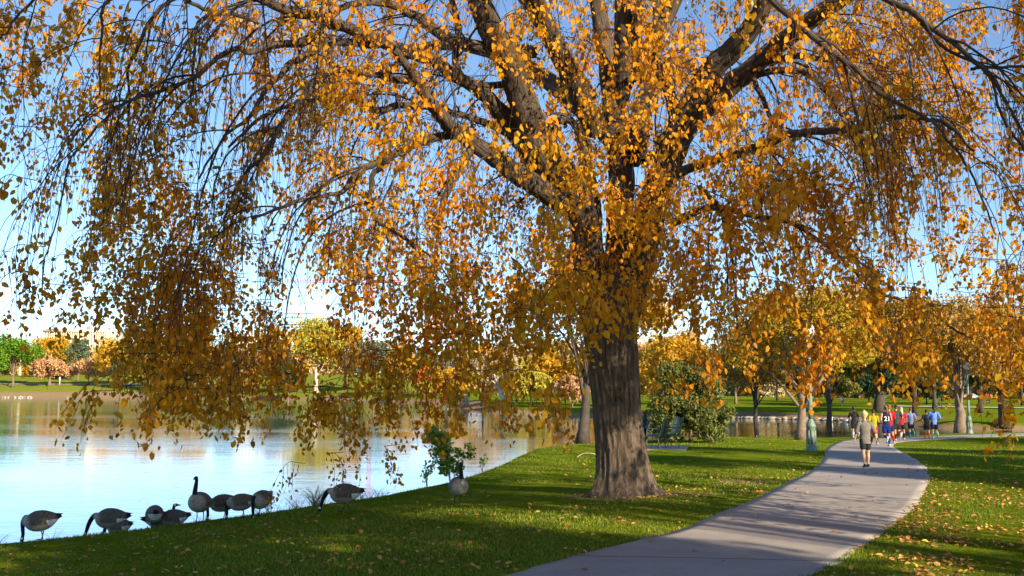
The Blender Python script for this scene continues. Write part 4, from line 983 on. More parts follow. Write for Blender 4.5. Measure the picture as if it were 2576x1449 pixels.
def tree(name, label, pos, H, W, mat_, n, leaf, base=.22, tr=None, bmat=None, shape='round', seed=0, lean=(0, 0), depth=None, group=None, cat='tree', clusters=34, fork=1, gz0=None):
    """pos (x, y): trunk foot; H height, W crown width"""
    global rng
    keep = rng; rng = np.random.default_rng(seed + 100)
    x, y = pos; z0 = gz(x, y) if gz0 is None else gz0
    rt = empty(name, (x, y, z0 - .03)); tag(rt, label, cat, group)
    bmat = bmat or tb; tr = tr or max(.06, H * .022); R_ = W / 2; D_ = R_ * (depth or 1)
    cz0, cz1 = H * base, H; top = np.array([lean[0], lean[1], 0.])
    if shape == 'cone':
        t = rng.random(clusters * 2); t = 1 - np.sqrt(1 - t * .97)
        a = rng.uniform(0, 6.28, len(t)); rr = (1 - t) * (.75 + .25 * rng.random(len(t)))
        cc = np.stack([np.cos(a) * rr * R_, np.sin(a) * rr * D_, cz0 + t * (cz1 - cz0)], 1); cr = np.maximum(.25, (1 - t)) * R_ * .34
    else:
        d = unit(rng.normal(size=(clusters, 3))); d[:, 2] = np.where(d[:, 2] < -.55, -d[:, 2], d[:, 2])
        rad = rng.uniform(.45, .92, clusters)[:, None]
        cc = d * rad * np.array([R_ * .86, D_ * .86, (cz1 - cz0) / 2 * .86]); cc[:, 2] += (cz0 + cz1) / 2
        if shape == 'spread': cc[:, 2] = cz0 + (cc[:, 2] - cz0) * .9 + .1 * H * (1 - np.hypot(cc[:, 0] / R_, cc[:, 1] / D_))
        cr = rng.uniform(.20, .36, clusters) * min(R_, (cz1 - cz0) / 2 * 1.1)
    if shape == 'bush':
        t = rng.random(clusters); rr = np.sqrt(np.maximum(0, 1 - t ** 2.2)) * rng.uniform(.55, .92, clusters); a = rng.uniform(0, 6.28, clusters)
        cc = np.stack([np.cos(a) * rr * R_ * .9, np.sin(a) * rr * D_ * .9, (.10 + .80 * t) * H], 1); cr = rng.uniform(.10, .30, clusters) * R_; cc[:, :2] *= rng.uniform(.8, 1.22, (clusters, 1)); cc[:, 2] *= rng.uniform(.82, 1.12, clusters)
    cc = cc + top * (cc[:, 2:3] / H)
    if n > 0:
        w_ = cr ** 2; k = rng.choice(len(cc), n, p=w_ / w_.sum())
        v = unit(rng.normal(size=(n, 3))) * (rng.random((n, 1)) ** .45) * np.array([1, 1, .78])
        pts = cc[k] + v * cr[k][:, None] * 1.15 + rng.normal(0, .02 * W, (n, 3)) * .5
        if shape == 'weep': pts[:, 2] -= np.abs(rng.normal(0, .07, n)) * H * (np.hypot(pts[:, 0], pts[:, 1]) / R_)
        pts = pts[pts[:, 2] > H * base * .35]
        V, Q = flakes(pts, leaf); mesh('crown', V, Q, None, mat_, rt)
    m = MB(); s = np.linspace(0, 1, 9)[:, None]
    tp_ = np.array([0, 0, 0]) * (1 - s) + (top * .7 + [0, 0, H * (.86 if shape == 'cone' else .62)]) * s + np.concatenate([rng.normal(0, tr * .16, (9, 2)), np.zeros((9, 1))], 1) * (s > 0)
    rad = tr * (1 - .8 * s[:, 0]) * (1 + .45 * np.exp(-s[:, 0] * 14))
    if n_straight(name, H, base): tp_[:, :2] *= .3
    m.tube(tp_, rad, 10)
    if shape != 'cone':
        for q in rng.choice(len(cc), min(len(cc), 16 if n else 40), replace=False):
            b0 = rng.uniform(.28, .8); p0 = np.array([np.interp(b0, s[:, 0], tp_[:, i]) for i in range(3)]); e = cc[q]
            mid_ = p0 * .5 + e * .5 + np.array([0, 0, .06 * H]) * rng.uniform(-.2, 1)
            c_ = catmull([p0, mid_, e], 8); r0 = tr * (1 - .8 * b0) * .42
            m.tube(c_, np.linspace(r0, r0 * .18, 8), 6)
            if n == 0:
                for _ in range(5):
                    f = int(rng.uniform(2, 7)); dd = unit(rng.normal(size=3) + [0, 0, .5]) * rng.uniform(.06, .16) * H
                    m.tube(catmull([c_[f], c_[f] + dd * .6 + rng.normal(0, .01 * H, 3), c_[f] + dd], 6), np.linspace(r0 * .3, r0 * .08, 6), 4)
    m.build('trunk', bmat, rt, True)
    rng = keep
    return rt
def n_straight(name, H, base): return name == 'park_tree' and base > .7
def at(u, Yd): return float(ray(u, 975)[0]) * Yd, Yd
def bt(name, label, u, Yd, vtop, wpx, mat_, n, leaf, seed, **kw):
    x, y = at(u, Yd); z0 = gz(x, y); zt = float(P(u, vtop, Yd)[2]); H = zt - z0
    return tree(name, label, (x, y), H, wpx * mpp(Yd), mat_, n, leaf, seed=seed, **kw)
FL = 'trees along the far lake shore'
bt('maple', 'round vivid green tree at the left edge of the far shore', 32, 322, 838, 172, GREEN, 9000, .62, 1, base=.12, group=FL)
bt('willow', 'peach coloured drooping tree right of the vivid green one', 124, 326, 890, 120, PEACH, 6000, .6, 2, base=.1, shape='weep', tr=.5, group=FL)
bt('willow', 'small peach tree whose trunk stands in the shaded patch', 152, 330, 915, 90, PEACH, 3500, .55, 3, base=.16, shape='weep', group=FL)
bt('maple', 'tall orange and gold tree behind the peach tree', 130, 372, 842, 130, GOLD, 6500, .65, 4, base=.15, group=FL)
bt('maple', 'golden tree with green tinge in front of the pale building', 176, 365, 862, 96, MIX, 5000, .6, 5, base=.12, group=FL)
bt('pine', 'round grey green pine in front of the pale building', 195, 345, 846, 64, GRYG, 5000, .5, 6, base=.30, group=FL)
bt('willow', 'pale peach tree below the grey green pine', 222, 328, 902, 110, PEACH, 4500, .55, 7, base=.12, shape='weep', group=FL)
bt('bare_tree', 'leafless grey tree rising above the vivid green one', 48, 400, 798, 70, None, 0, .5, 8, base=.3, bmat=tbw, group=FL)
bt('maple', 'pinkish brown tree top at the left edge behind the green tree', -4, 380, 856, 110, PEACH, 4500, .6, 9, base=.1, group=FL)
bt('spruce', 'small dark spruce on the slope behind the shaded lawn', 150, 360, 892, 26, DKG, 1500, .5, 10, base=.05, shape='cone', group=FL)
bt('maple', 'ochre tree on the far shore behind the lowest hanging leaves at left', 290, 318, 846, 150, GOLD, 5500, .6, 11, base=.12, group=FL)
bt('maple', 'golden tree left of the pale building gap', 380, 305, 836, 150, GOLD, 5500, .6, 12, base=.12, group=FL)
bt('maple', 'tan tree among the hanging leaves on the far shore', 480, 290, 838, 150, GOLD, 5500, .6, 13, base=.12, group=FL)
bt('pine', 'dark pine between tan and peach trees on the far shore', 560, 283, 856, 100, GRYG, 5000, .5, 14, base=.1, group=FL)
bt('willow', 'pink tan tree beside the pale building end', 690, 272, 850, 110, PEACH, 5000, .5, 15, base=.1, shape='weep', group=FL)
bt('cottonwood', 'tall yellow green cottonwood with a pale trunk', 795, 258, 792, 165, YELG, 9500, .5, 16, base=.25, bmat=tbw, tr=.55, group=FL)
bt('cottonwood', 'tan orange tree just right of the yellow green cottonwood', 868, 262, 806, 120, GOLD, 6500, .5, 17, base=.2, group=FL)
bt('pine', 'dark green pine under the yellow green cottonwood', 725, 250, 905, 86, DKG, 4000, .42, 18, base=.05, group=FL)
bt('pine', 'tall grey green conifer left of the red maple', 940, 250, 846, 110, GRYG, 6500, .45, 19, base=.06, group=FL)
bt('maple', 'golden tree between the grey green conifer and the red maple', 1010, 228, 856, 110, GOLD, 5000, .42, 20, base=.1, group=FL)
bt('red_maple', 'bright orange red maple on the far shore', 1068, 212, 918, 74, RED, 5000, .36, 21, base=.15, group=FL)
bt('yellow_bush', 'round bright yellow green bush under the red maple', 1072, 196, 952, 72, YELG, 4500, .32, 22, base=.04, group=FL, cat='bush')
bt('cottonwood', 'bare pale cottonwood with twisting white branches', 1170, 150, 838, 190, TAN, 1200, .3, 23, base=.28, bmat=tbw, tr=.55, group=FL)
bt('pine', 'dark grey green conifers behind the bare pale cottonwood', 1130, 215, 870, 120, GRYG, 6500, .42, 24, base=.05, group=FL)
bt('cottonwood', 'bare forked cottonwood leaning over the water', 1270, 128, 872, 150, TAN, 1500, .26, 25, base=.2, bmat=tbw, tr=.45, lean=(-2.2, 0), group=FL)
bt('maple', 'yellow green tree right of the leaning cottonwood', 1300, 140, 900, 110, YELG, 6500, .27, 26, base=.06, group=FL)
bt('maple', 'dense golden tree left of the leaning trunk', 1372, 122, 872, 130, GOLD, 9000, .25, 27, base=.05, group=FL)
bt('maple', 'tan and golden tree behind the leaning trunk', 1450, 128, 858, 130, TAN, 7500, .27, 28, base=.05, group=FL)
for k, (lab, u, Yd, vt, wp, m_, nn) in enumerate([
    ('bright golden tree between the red maple and the bare cottonwood', 1125, 140, 905, 110, GOLD, 6500), ('amber tree behind the bare forked cottonwood', 1215, 148, 862, 150, GOLD, 8500),
    ('glowing yellow tree low by the water left of the elm trunk', 1335, 118, 925, 120, YELG, 7500), ('orange tree rising over the golden ones left of the elm trunk', 1405, 150, 838, 150, OCHRE, 9000),
    ('pale amber tree touching the left side of the elm trunk', 1480, 120, 880, 130, GOLD, 9000), ('tan tree low behind the slanted trunk', 1440, 113, 940, 110, PEACH, 6500)]):
    bt('maple', lab, u, Yd, vt, wp, m_, nn, .0019 * Yd + .03, 120 + k, base=.02, group='trees on the shore left of the elm trunk', clusters=44)
for k, (lab, u, Yd, vt, wp, m_, b_, nn) in enumerate([
    ('amber tree above the juniper bush, right of the elm trunk', 1705, 98, 800, 190, GOLD, .04, 11000), ('rusty orange tree between the juniper bush and the nearer lamp post', 1900, 92, 800, 240, OCHRE, .22, 13000),
    ('big orange tree crown over the nearer lamp post', 2085, 84, 735, 300, MIX, .34, 16000), ('big orange brown crown over the running group', 2300, 88, 735, 300, OCHRE, .36, 16000),
    ('brown orange crown between the farther lamp post and the right edge', 2465, 96, 775, 250, OCHRE, .32, 13000), ('low dark green tree behind the yellow jacket', 2185, 128, 925, 180, DKG, .02, 9000),
    ('low dark green tree behind the light blue shirt', 2330, 132, 930, 180, DKG, .02, 9000), ('low dark olive tree left of the broad dark green tree', 2085, 126, 935, 170, OLIVE, .02, 8000)]):
    bt('maple', lab, u, Yd, vt, wp, m_, nn, .0021 * Yd + .03, 140 + k, base=b_, group='trees crowding the right background', clusters=44, bmat=tbd)
# nearer trees
bt('leaning_tree', 'tree with a slanted grey trunk at the water left of the elm trunk', 1464, 38.2, 640, 560, GOLD, 9000, .14, 31, base=.42, tr=.22, lean=(.6, .5), bmat=tbd, clusters=46)
bt('maple', 'bright orange gold tree just right of the elm trunk beyond the pond', 1660, 112, 822, 150, GOLD, 9500, .24, 32, base=.03, group='trees beyond the pond')
bt('maple', 'tan orange tree above the juniper bush beyond the pond', 1752, 120, 860, 150, OCHRE, 8500, .25, 33, base=.05, group='trees beyond the pond')
bt('maple', 'green and orange tree between the juniper bush and the forked tree', 1850, 126, 858, 160, MIX, 8500, .26, 34, base=.1, group='trees beyond the pond')
bt('juniper', 'big rounded green juniper bush behind the benches', 1735, 40, 925, 262, JUN, 34000, .10, 35, base=.02, shape='bush', cat='bush', clusters=90, tr=.08)
bt('maple', 'forked tree with orange and yellow leaves left of the nearer lamp post', 2010, 46, 690, 470, MIX, 24000, .13, 36, base=.25, tr=.23, lean=(.3, 0), clusters=50)
bt('elm', 'broad dark green tree behind the runners', 2212, 98, 825, 460, OLIVE, 24000, .24, 37, base=.22, tr=.62, bmat=tbd, depth=.8, clusters=50)
bt('maple', 'tree with dappled brown trunk beside the farther lamp post', 2413, 59, 745, 400, OCHRE, 19000, .16, 38, base=.26, tr=.33, clusters=44)
bt('maple', 'dark trunked orange tree near the right edge', 2520, 72, 750, 380, OCHRE, 17000, .18, 39, base=.2, tr=.4, bmat=tbd, clusters=44)
BG = 'background trees beyond the lawn'
for k, (lab, u, Yd, vt, wp, m_, base) in enumerate([
    ('dark green tree left of the forked tree beyond the pond', 1905, 135, 915, 120, OLIVE, .16), ('golden tree above the pond right of the juniper', 1955, 165, 890, 110, GOLD, .2),
    ('dark conifer directly behind the forked tree', 2035, 150, 930, 110, DKG, .05), ('dark green tree behind the black shirted runner', 2120, 140, 905, 130, DKG, .08),
    ('olive tree behind the numbered jersey runner', 2215, 175, 890, 130, OLIVE, .15), ('dark tree right of the broad dark green one', 2300, 150, 900, 120, DKG, .12),
    ('ochre tree behind the farther lamp post', 2370, 190, 880, 130, OCHRE, .2), ('small dark conifer left of the dappled trunk', 2362, 118, 962, 56, DKG, .05),
    ('dark green tree right of the farther lamp post', 2470, 145, 925, 130, DKG, .22), ('gold brown tree at the right edge of the background', 2570, 135, 880, 150, OCHRE, .2),
    ('grey purple bare tree top above the lamp posts', 2350, 110, 800, 170, TAN, .3), ('tan tree at far right above the plaza', 2440, 230, 870, 110, TAN, .1)]):
    bt('maple' if m_ is not DKG else 'conifer', lab, u, Yd, vt - 28, wp * 1.45, m_, 9000, .0021 * Yd + .04, 50 + k, base=base * .6, group=BG, bmat=tbd)

# distant woods closing the horizon: nobody could count these trees
pts, mi = [], []
V_, Q_, M_ = [], [], []
wm_ = [OCHRE, PEACH, GOLD, OLIVE, DKG, TAN, GRYG]
nt_ = 0
for k in range(340):
    a = -.62 + 1.24 * (k + rng.uniform(-.5, .5)) / 340
    Yd = rng.uniform(415, 520) if a < -.03 else (rng.uniform(270, 360) if a < .2 else rng.uniform(250, 330))
    x = a * Yd; z0 = float(land_h(np.array([x]), np.array([Yd]))[0][0]); H = rng.uniform(8, 14) if a < -.35 else rng.uniform(11, 20); W_ = rng.uniform(7, 13)
    if a > .38: H *= .7
    n = 420; cl = unit(rng.normal(size=(12, 3))) * rng.uniform(.3, .8, (12, 1)) * [W_ / 2, W_ / 2, H * .45] + [0, 0, H * .52]
    p = cl[rng.integers(0, 12, n)] + rng.normal(0, W_ * .11, (n, 3)); p[:110, 2] = rng.uniform(-1.5, H * .3, 110)
    v, q = flakes(p + [x, Yd, z0], 1.05); Q_.append(q + nt_); nt_ += len(v); V_.append(v)
    M_.append(np.full(len(q), rng.choice(7, p=[.22, .13, .15, .2, .12, .08, .1])))
dw = mesh('distant_woods', np.concatenate(V_), np.concatenate(Q_), None, None, None, False, mats=wm_, midx=np.concatenate(M_))
tag(dw, 'far autumn woods in brown, gold and green closing the horizon', 'woods', kind='stuff')

# trees standing outside the frame, to the right of and behind the camera: they throw the long shadows on lawn and path
SH = 'park trees behind the viewer'
for k, (x, y, H, W_, b_, n_) in enumerate([(1.0, -6, 17, 11, .2, 12000), (9.5, -7.5, 19.5, 11, .22, 14000), (15.6, -7, 12.0, 6.5, .25, 7000), (20.0, -5.5, 10.2, 6, .25, 5500), (19.5, -13, 19, 8, .45, 6500), (25.5, 4, 13, 5, .35, 3500), (22, 15, 9.5, 6, .35, 3500), (36, 8, 17, 10, .25, 7000), (46, 22, 17, 12, .25, 7000), (18.8, -2.8, 16, 4, .78, 1200), (18.6, -4.8, 15, 3.5, .8, 1000), (25.3, 8.7, 15, 4, .75, 1400), (23.3, 4.7, 14, 3.5, .75, 1200)]):
    tree('park_tree', ['broad', 'tallest', 'low', 'short', 'thin crowned', 'slim', 'small', 'far', 'farthest', 'straight', 'straight thin', 'straight far', 'straight bare'][k] + ' park tree standing outside the picture and shading the lawn', (x, y), H, W_, OCHRE, n_, .26, base=b_, seed=200 + k, group=SH, gz0=0.)

# ------------------------------------------------------------------ shrubs and grasses at the bank
def sapling(u, v, Yd, H, W_, n, label, stems, seed, mat_=SAP, leaf=(.045, .085)):
    r_ = np.random.default_rng(seed); x, y = at(u, Yd); z0 = gz(x, y); rt = empty('sapling', (x, y, z0)); tag(rt, label, 'sapling')
    m = MB(); tips = []
    for s in range(stems):
        a = r_.uniform(0, 6.28); e = np.array([math.cos(a) * W_ * .42, math.sin(a) * W_ * .42, H * r_.uniform(.6, 1)])
        c = catmull([[math.cos(a) * .04, math.sin(a) * .04, -.02], e * [.25, .25, .45] + r_.normal(0, .02, 3), e * [.7, .7, .8], e], 12); m.tube(c, np.linspace(.011, .003, 12), 5)
        for _ in range(7):
            f = int(r_.uniform(3, 11)); d = r_.normal(size=3) * [1, 1, .5]; d = d / np.linalg.norm(d) * r_.uniform(.1, .32) * W_; cc = catmull([c[f], c[f] + d * .6 + [0, 0, .03], c[f] + d], 6); m.tube(cc, np.linspace(.004, .002, 6), 4); tips += list(cc[1:])
        tips += list(c[5:])
    m.build('stem', tbw, rt, True)
    tips = np.array(tips); p = tips[r_.integers(0, len(tips), n)] + r_.normal(0, .035, (n, 3)); p = p[p[:, 2] > .16 * H]
    s = r_.uniform(*leaf, len(p)); Vv, Qq = leaves(p, r_.normal(size=(len(p), 3)) + [0, 0, -.8], r_.normal(size=(len(p), 3)), s, s * .8, .2)
    mesh('foliage', Vv, Qq, None, mat_, rt)
sapling(1138, 1212, 24.0, 1.36, 1.25, 2600, 'bushy green sapling with pale stems at the bank above the lone goose', 9, 1)
sapling(1075, 1218, 23.2, .62, .42, 90, 'thin spindly sapling with few leaves left of the bushy one', 3, 2)
sapling(1212, 1175, 26.5, .55, .30, 45, 'tiny wispy sapling right of the bushy one at the bank', 3, 3)
sapling(683, 1285, 19.3, .30, .16, 40, 'small weed with seed heads behind the grey goose', 4, 4, OLIVE, (.02, .04))
sapling(884, 1260, 20.6, .42, .30, 70, 'small leafy weed at the bank behind the striding goose', 5, 5, OLIVE, (.025, .045))
strawm = simple('dry_grass', (.30, .27, .12), .8, .3, 30)
for k, (u, Yd, n, hgt_, sp_, lab) in enumerate([(660, 19.6, 14, .34, .12, 'sparse dry grass tuft right of the dark grazing goose'), (745, 20.3, 40, .36, .3, 'dry grass tuft left of the tall bank grasses'), (800, 20.6, 90, .50, .22, 'tallest fan of dry bank grass above the striding goose'), (915, 21.4, 40, .30, .3, 'low grass tuft right of the striding goose'), (958, 21.8, 22, .26, .2, 'short grass wisps farthest right on the bank edge'), (520, 18.9, 16, .30, .2, 'thin reeds between the upright goose legs'), (10, 16.9, 8, .3, .12, 'bent grass stalks at the left edge of the bank'), (150, 17.3, 5, .26, .06, 'single grass stalk between the two leftmost geese')]):
    x, y = at(u, Yd); rt = MB(); r_ = np.random.default_rng(400 + k)
    a = r_.uniform(0, 6.28, n); l_ = r_.uniform(.5, 1, n) * hgt_; b0 = np.stack([r_.normal(0, sp_ * .4, n), r_.normal(0, .05, n), np.full(n, -.03)], 1)
    s = np.linspace(0, 1, 6)[None, :, None]; tip = np.stack([np.cos(a) * l_ * .45, np.sin(a) * l_ * .3, l_], 1)[:, None]
    pts = b0[:, None] + tip * s * [1, 1, 1] + np.stack([np.cos(a), np.sin(a), -np.abs(np.cos(a)) * .6], 1)[:, None] * (s ** 2.5) * (l_ * .28)[:, None, None]
    V, Q, A = tubes(pts, np.tile(np.linspace(.0045, .002, 6), (n, 1)), 3); o = mesh('grass_tuft', V, Q, None, strawm); o.location = (x, y, gz(x, y)); tag(o, lab, 'grass tuft', 'grass tufts along the bank')

# fallen stick
x, y = at(1480, 29.5); m = MB(); m.tube(catmull([[-.35, 0, .0], [-.18, .05, .10], [.05, .02, .12], [.35, -.06, .04], [.62, -.1, .01]], 16), np.linspace(.009, .004, 16), 6); m.tube(catmull([[.05, .02, .12], [.2, .1, .09], [.4, .2, .02]], 8), np.linspace(.008, .003, 8), 5)
o = m.build('fallen_branch', tbw, None, True); o.location = (x, y, gz(x, y) + .01); tag(o, 'bent pale fallen branch on the grass left of the elm trunk', 'branch')

# ------------------------------------------------------------------ rocks along the pond edge, water birds
rk = simple('shore_rock', (.30, .265, .225), .9, .35, 3, bmp=.02); rb = []
def icorock(s, r_):
    n1_, n2_ = 7, 10; th = np.linspace(0.02, np.pi - .02, n1_); ph = np.arange(n2_) * 2 * np.pi / n2_
    V = np.stack([np.sin(th)[:, None] * np.cos(ph), np.sin(th)[:, None] * np.sin(ph), np.cos(th)[:, None] + 0 * ph], -1)
    V *= (1 + r_.normal(0, .13, (n1_, n2_, 1))); V = V.reshape(-1, 3) * s
    i, j = np.meshgrid(np.arange(n1_ - 1), np.arange(n2_), indexing='ij'); j2 = (j + 1) % n2_
    return V, np.stack([i * n2_ + j, (i + 1) * n2_ + j, (i + 1) * n2_ + j2, i * n2_ + j2], -1).reshape(-1, 4)
r_ = np.random.default_rng(5)
shore = np.array([(10, 104.6), (15, 101.4), (20, 98.6), (24, 97), (29.5, 91), (31, 84)]); sc_ = catmull(np.c_[shore, shore[:, 0] * 0], 400)[:, :2]
for k in range(64):
    p = sc_[min(399, int(k * 6.2 + r_.integers(0, 5)))]; s = np.array([r_.uniform(.22, .55), r_.uniform(.2, .4), r_.uniform(.09, .22)])
    V, Q = icorock(s, r_); o = mesh('shore_rock', V, Q, None, rk, None, False); o.location = (p[0], p[1] - r_.uniform(0, .5) + .25, WATER + .06)
    tag(o, 'pale rock in the row lining the far edge of the pond', 'rock', 'rocks lining the far edge of the pond')
wb = simple('white_bird', (.80, .78, .74), .7, .1); db = simple('dark_bird', (.06, .055, .05), .7, .2)
def bird(u, Yd, m_, lab, s, z=None, grp='small birds at the water'):
    x, y = at(u, Yd); B = Body(); 
    B.loft([[-.16, 0, .12], [-.08, 0, .11], [.03, 0, .10], [.12, 0, .12]], [.02, .055, .075, .045], [.015, .05, .065, .04], (0, 1, 0), sides=10)
    B.loft([[.10, 0, .13], [.15, 0, .20], [.165, 0, .25]], [.035, .022, .022], None, (0, 1, 0)); B.loft([[.165, 0, .26], [.20, 0, .255], [.25, 0, .25]], [.030, .024, .007], None, (0, 1, 0), n=8)
    o = B.build('water_bird', .014, m_); o.location = (x, y, (gz(x, y) if z is None else z) - .04 * s); o.scale = (s,) * 3; o.rotation_euler = (0, 0, random.uniform(0, 6.28)); tag(o, lab, 'bird', grp)
for k, (u, Yd, s) in enumerate([(8, 297, 3), (14, 296, 2.6), (40, 296, 3), (50, 296, 3.2), (58, 297, 3), (64, 295, 2.8), (72, 296, 3), (80, 296, 3.1), (22, 297, 2.5), (172, 294, 2.4)]):
    bird(u, Yd, wb, 'white bird resting in the row on the far left shore', s * .62, WATER + .05)
for k, (u, Yd) in enumerate([(2078, 88), (2086, 87.5), (2117, 88), (2124, 87), (2131, 87.5), (2139, 88), (2158, 87), (2176, 88), (2182, 87)]):
    bird(u, Yd, wb if k % 2 else db, 'small light duck at the far edge of the pond behind the runners' if k % 2 else 'small dark duck at the far edge of the pond behind the runners', 1.7, WATER + .04)
for k, (u, Yd, m_) in enumerate([(2466, 68.5, db), (2476, 68, wb), (2484, 68.6, db)]): bird(u, Yd, m_, ['dark duck left of the white one by the farther lamp post', 'white duck resting right of the farther lamp post', 'dark duck right of the white one near the right edge'][k], 2.2, None)
for k, (u, v) in enumerate([(606, 1107), (640, 1104), (362, 1118)]):
    Yd = 3 * F / (v - 975); bird(u, Yd, db, ['dark duck swimming on the open lake left of centre', 'dark duck swimming beside another on the open lake', 'lone dark duck swimming below the hanging leaves at left'][k], .75, WATER)

# ------------------------------------------------------------------ street lamps
lg_ = simple('green_painted_metal', (.16, .22, .17), .5, .22, 12, 0, .5, .002); gm_ = simple('lamp_globe', (.78, .78, .80), .3, .03)
def lamp(u, Yd, H, label, rz=.3):
    x, y = at(u, Yd); rt = empty('street_lamp', (x, y, gz(x, y) - .03), rz); tag(rt, label, 'street lamp', 'street lamps beside the path')
    k = H / 4.1; b = MB()
    b.lathe([(r * k * .84, z * k) for r, z in [(.235, 0), (.235, .10), (.215, .12), (.195, .22), (.175, .55), (.165, .78), (.185, .80), (.19, .86), (.16, .90), (.12, 1.0), (.085, 1.05), (.08, 1.10)]], sides=8); b.build('base', lg_, rt)
    pn = MB()
    for q in range(8):
        a = (q + .5) * math.pi / 4; pn.box((math.cos(a) * .144 * k, math.sin(a) * .144 * k, .48 * k), (.02 * k, .072 * k, .42 * k), a)
    pn.build('panel', lg_, rt)
    p = MB(); p.lathe([(r * k, z * k) for r, z in [(.078, 1.06), (.072, 1.4), (.066, 2.4), (.058, 3.35), (.056, 3.42), (.085, 3.44), (.085, 3.50), (.055, 3.52), (.06, 3.58), (.11, 3.64), (.12, 3.68)]], sides=16); p.build('post', lg_, rt, True)
    g = MB(); g.lathe([(r * k, z * k) for r, z in [(.105, 3.66), (.16, 3.74), (.195, 3.84), (.20, 3.92), (.175, 4.02), (.12, 4.09), (.05, 4.13)]], sides=20); g.build('globe', gm_, rt, True)
    f = MB(); f.lathe([(r * k, z * k) for r, z in [(.05, 4.12), (.06, 4.14), (.025, 4.17), (.03, 4.20), (.008, 4.25)]], sides=10); f.build('finial', lg_, rt)
lamp(2037, 31.6, 4.02, 'nearer street lamp with white globe and green octagonal base left of the path')
lamp(2434, 57, 4.1, 'farther street lamp with sunlit globe beside the dappled trunk')
wp = simple('white_post', (.75, .74, .72), .6, .05)
for u, Yd, lab in [(149.5, 327, 'white topped marker post standing on the far left shore'), (2116, 120, 'thin lamp post in the dark trees left of the runners')]:
    x, y = at(u, Yd); rt = empty('marker_post', (x, y, gz(x, y))); tag(rt, lab, 'post'); s = Yd / 327
    m = MB(); m.lathe([(.22 * s, 0), (.2 * s, 1.2 * s), (.16 * s, 1.3 * s), (.14 * s, 1.6 * s)]); m.build('post', simple('grey_metal', (.35, .38, .38)), rt); m = MB(); m.lathe([(.14 * s, 1.6 * s), (.27 * s, 1.8 * s), (.3 * s, 2.4 * s), (.12 * s, 2.8 * s)]); m.build('cap', wp, rt)

# ------------------------------------------------------------------ benches on a concrete pad
x, y = at(1668, 33.0); zp = gz(x, y)
pad = MB(); pad.box((0, 0, 0), (1.75, 2.9, .10), 0); o = pad.build('concrete_pad', cm, None, attr=False)
a_ = o.data.attributes.new('along', 'FLOAT_VECTOR', 'POINT'); a_.data.foreach_set('vector', np.tile([0, .8, 0], 8).astype(np.float32))
o.location = (x - .12, y, zp - .025); o.rotation_euler = (0, 0, R(-12)); tag(o, 'concrete pad under the two benches right of the elm trunk', 'pad')
bdk = simple('dark_green_metal', (.022, .045, .03), .5, .2, 20); blt = simple('grey_green_metal', (.12, .17, .11), .5, .15, 20); leg_m = simple('steel_leg', (.10, .12, .11), .4, .2)
def bench(x, y, rz, m_, lab, Lb=1.35):
    rt = empty('park_bench', (x, y, zp + .025), rz); tag(rt, lab, 'bench', 'benches on the concrete pad')   # sits facing +y
    s = MB(); bk = MB()
    for k in range(9): s.box((0, -.20 + k * .054, .43 - .012 * math.sin(k * .35)), (Lb, .038, .02))
    for t in (-1, 0, 1): s.box((t * Lb * .44, .01, .412), (.03, .47, .022))
    ca, sa = math.cos(.25), math.sin(.25); M3 = [[1, 0, 0], [0, ca, -sa], [0, sa, ca]]
    for k in range(11): h = .05 + k * .047; bk.box((0, -.235 - sa * h, .43 + ca * h), (Lb, .016, .034), M=M3)
    for t in (-1, 0, 1): bk.box((t * Lb * .44, -.255 - sa * .28, .43 + ca * .28), (.034, .022, .60), M=M3)
    s.build('seat', m_, rt); bk.build('backrest', m_, rt)
    for t in (-1, 1):
        lgx = MB(); xx = t * Lb * .40
        lgx.tube([(xx, -.30, .012), (xx, -.24, .012), (xx, -.19, .22), (xx, -.16, .40)], .014, 6); lgx.build('leg', leg_m, rt, True)
        lgx = MB(); lgx.tube([(xx, .30, .012), (xx, .24, .012), (xx, .20, .22), (xx, .18, .40)], .014, 6); lgx.build('leg', leg_m, rt, True)
        ar = MB(); ar.tube(catmull([(xx * 1.1, -.27, .64), (xx * 1.1, -.05, .66), (xx * 1.1, .15, .64), (xx * 1.1, .19, .44)], 12), .013, 6); ar.build('armrest', leg_m, rt, True)
bench(x - .32, y - .35, R(72), bdk, 'dark green slatted bench facing the lake, nearer the elm trunk')
bench(x + .22, y + .45, R(100), blt, 'lighter grey green bench seen at its side, right of the dark one', .9)

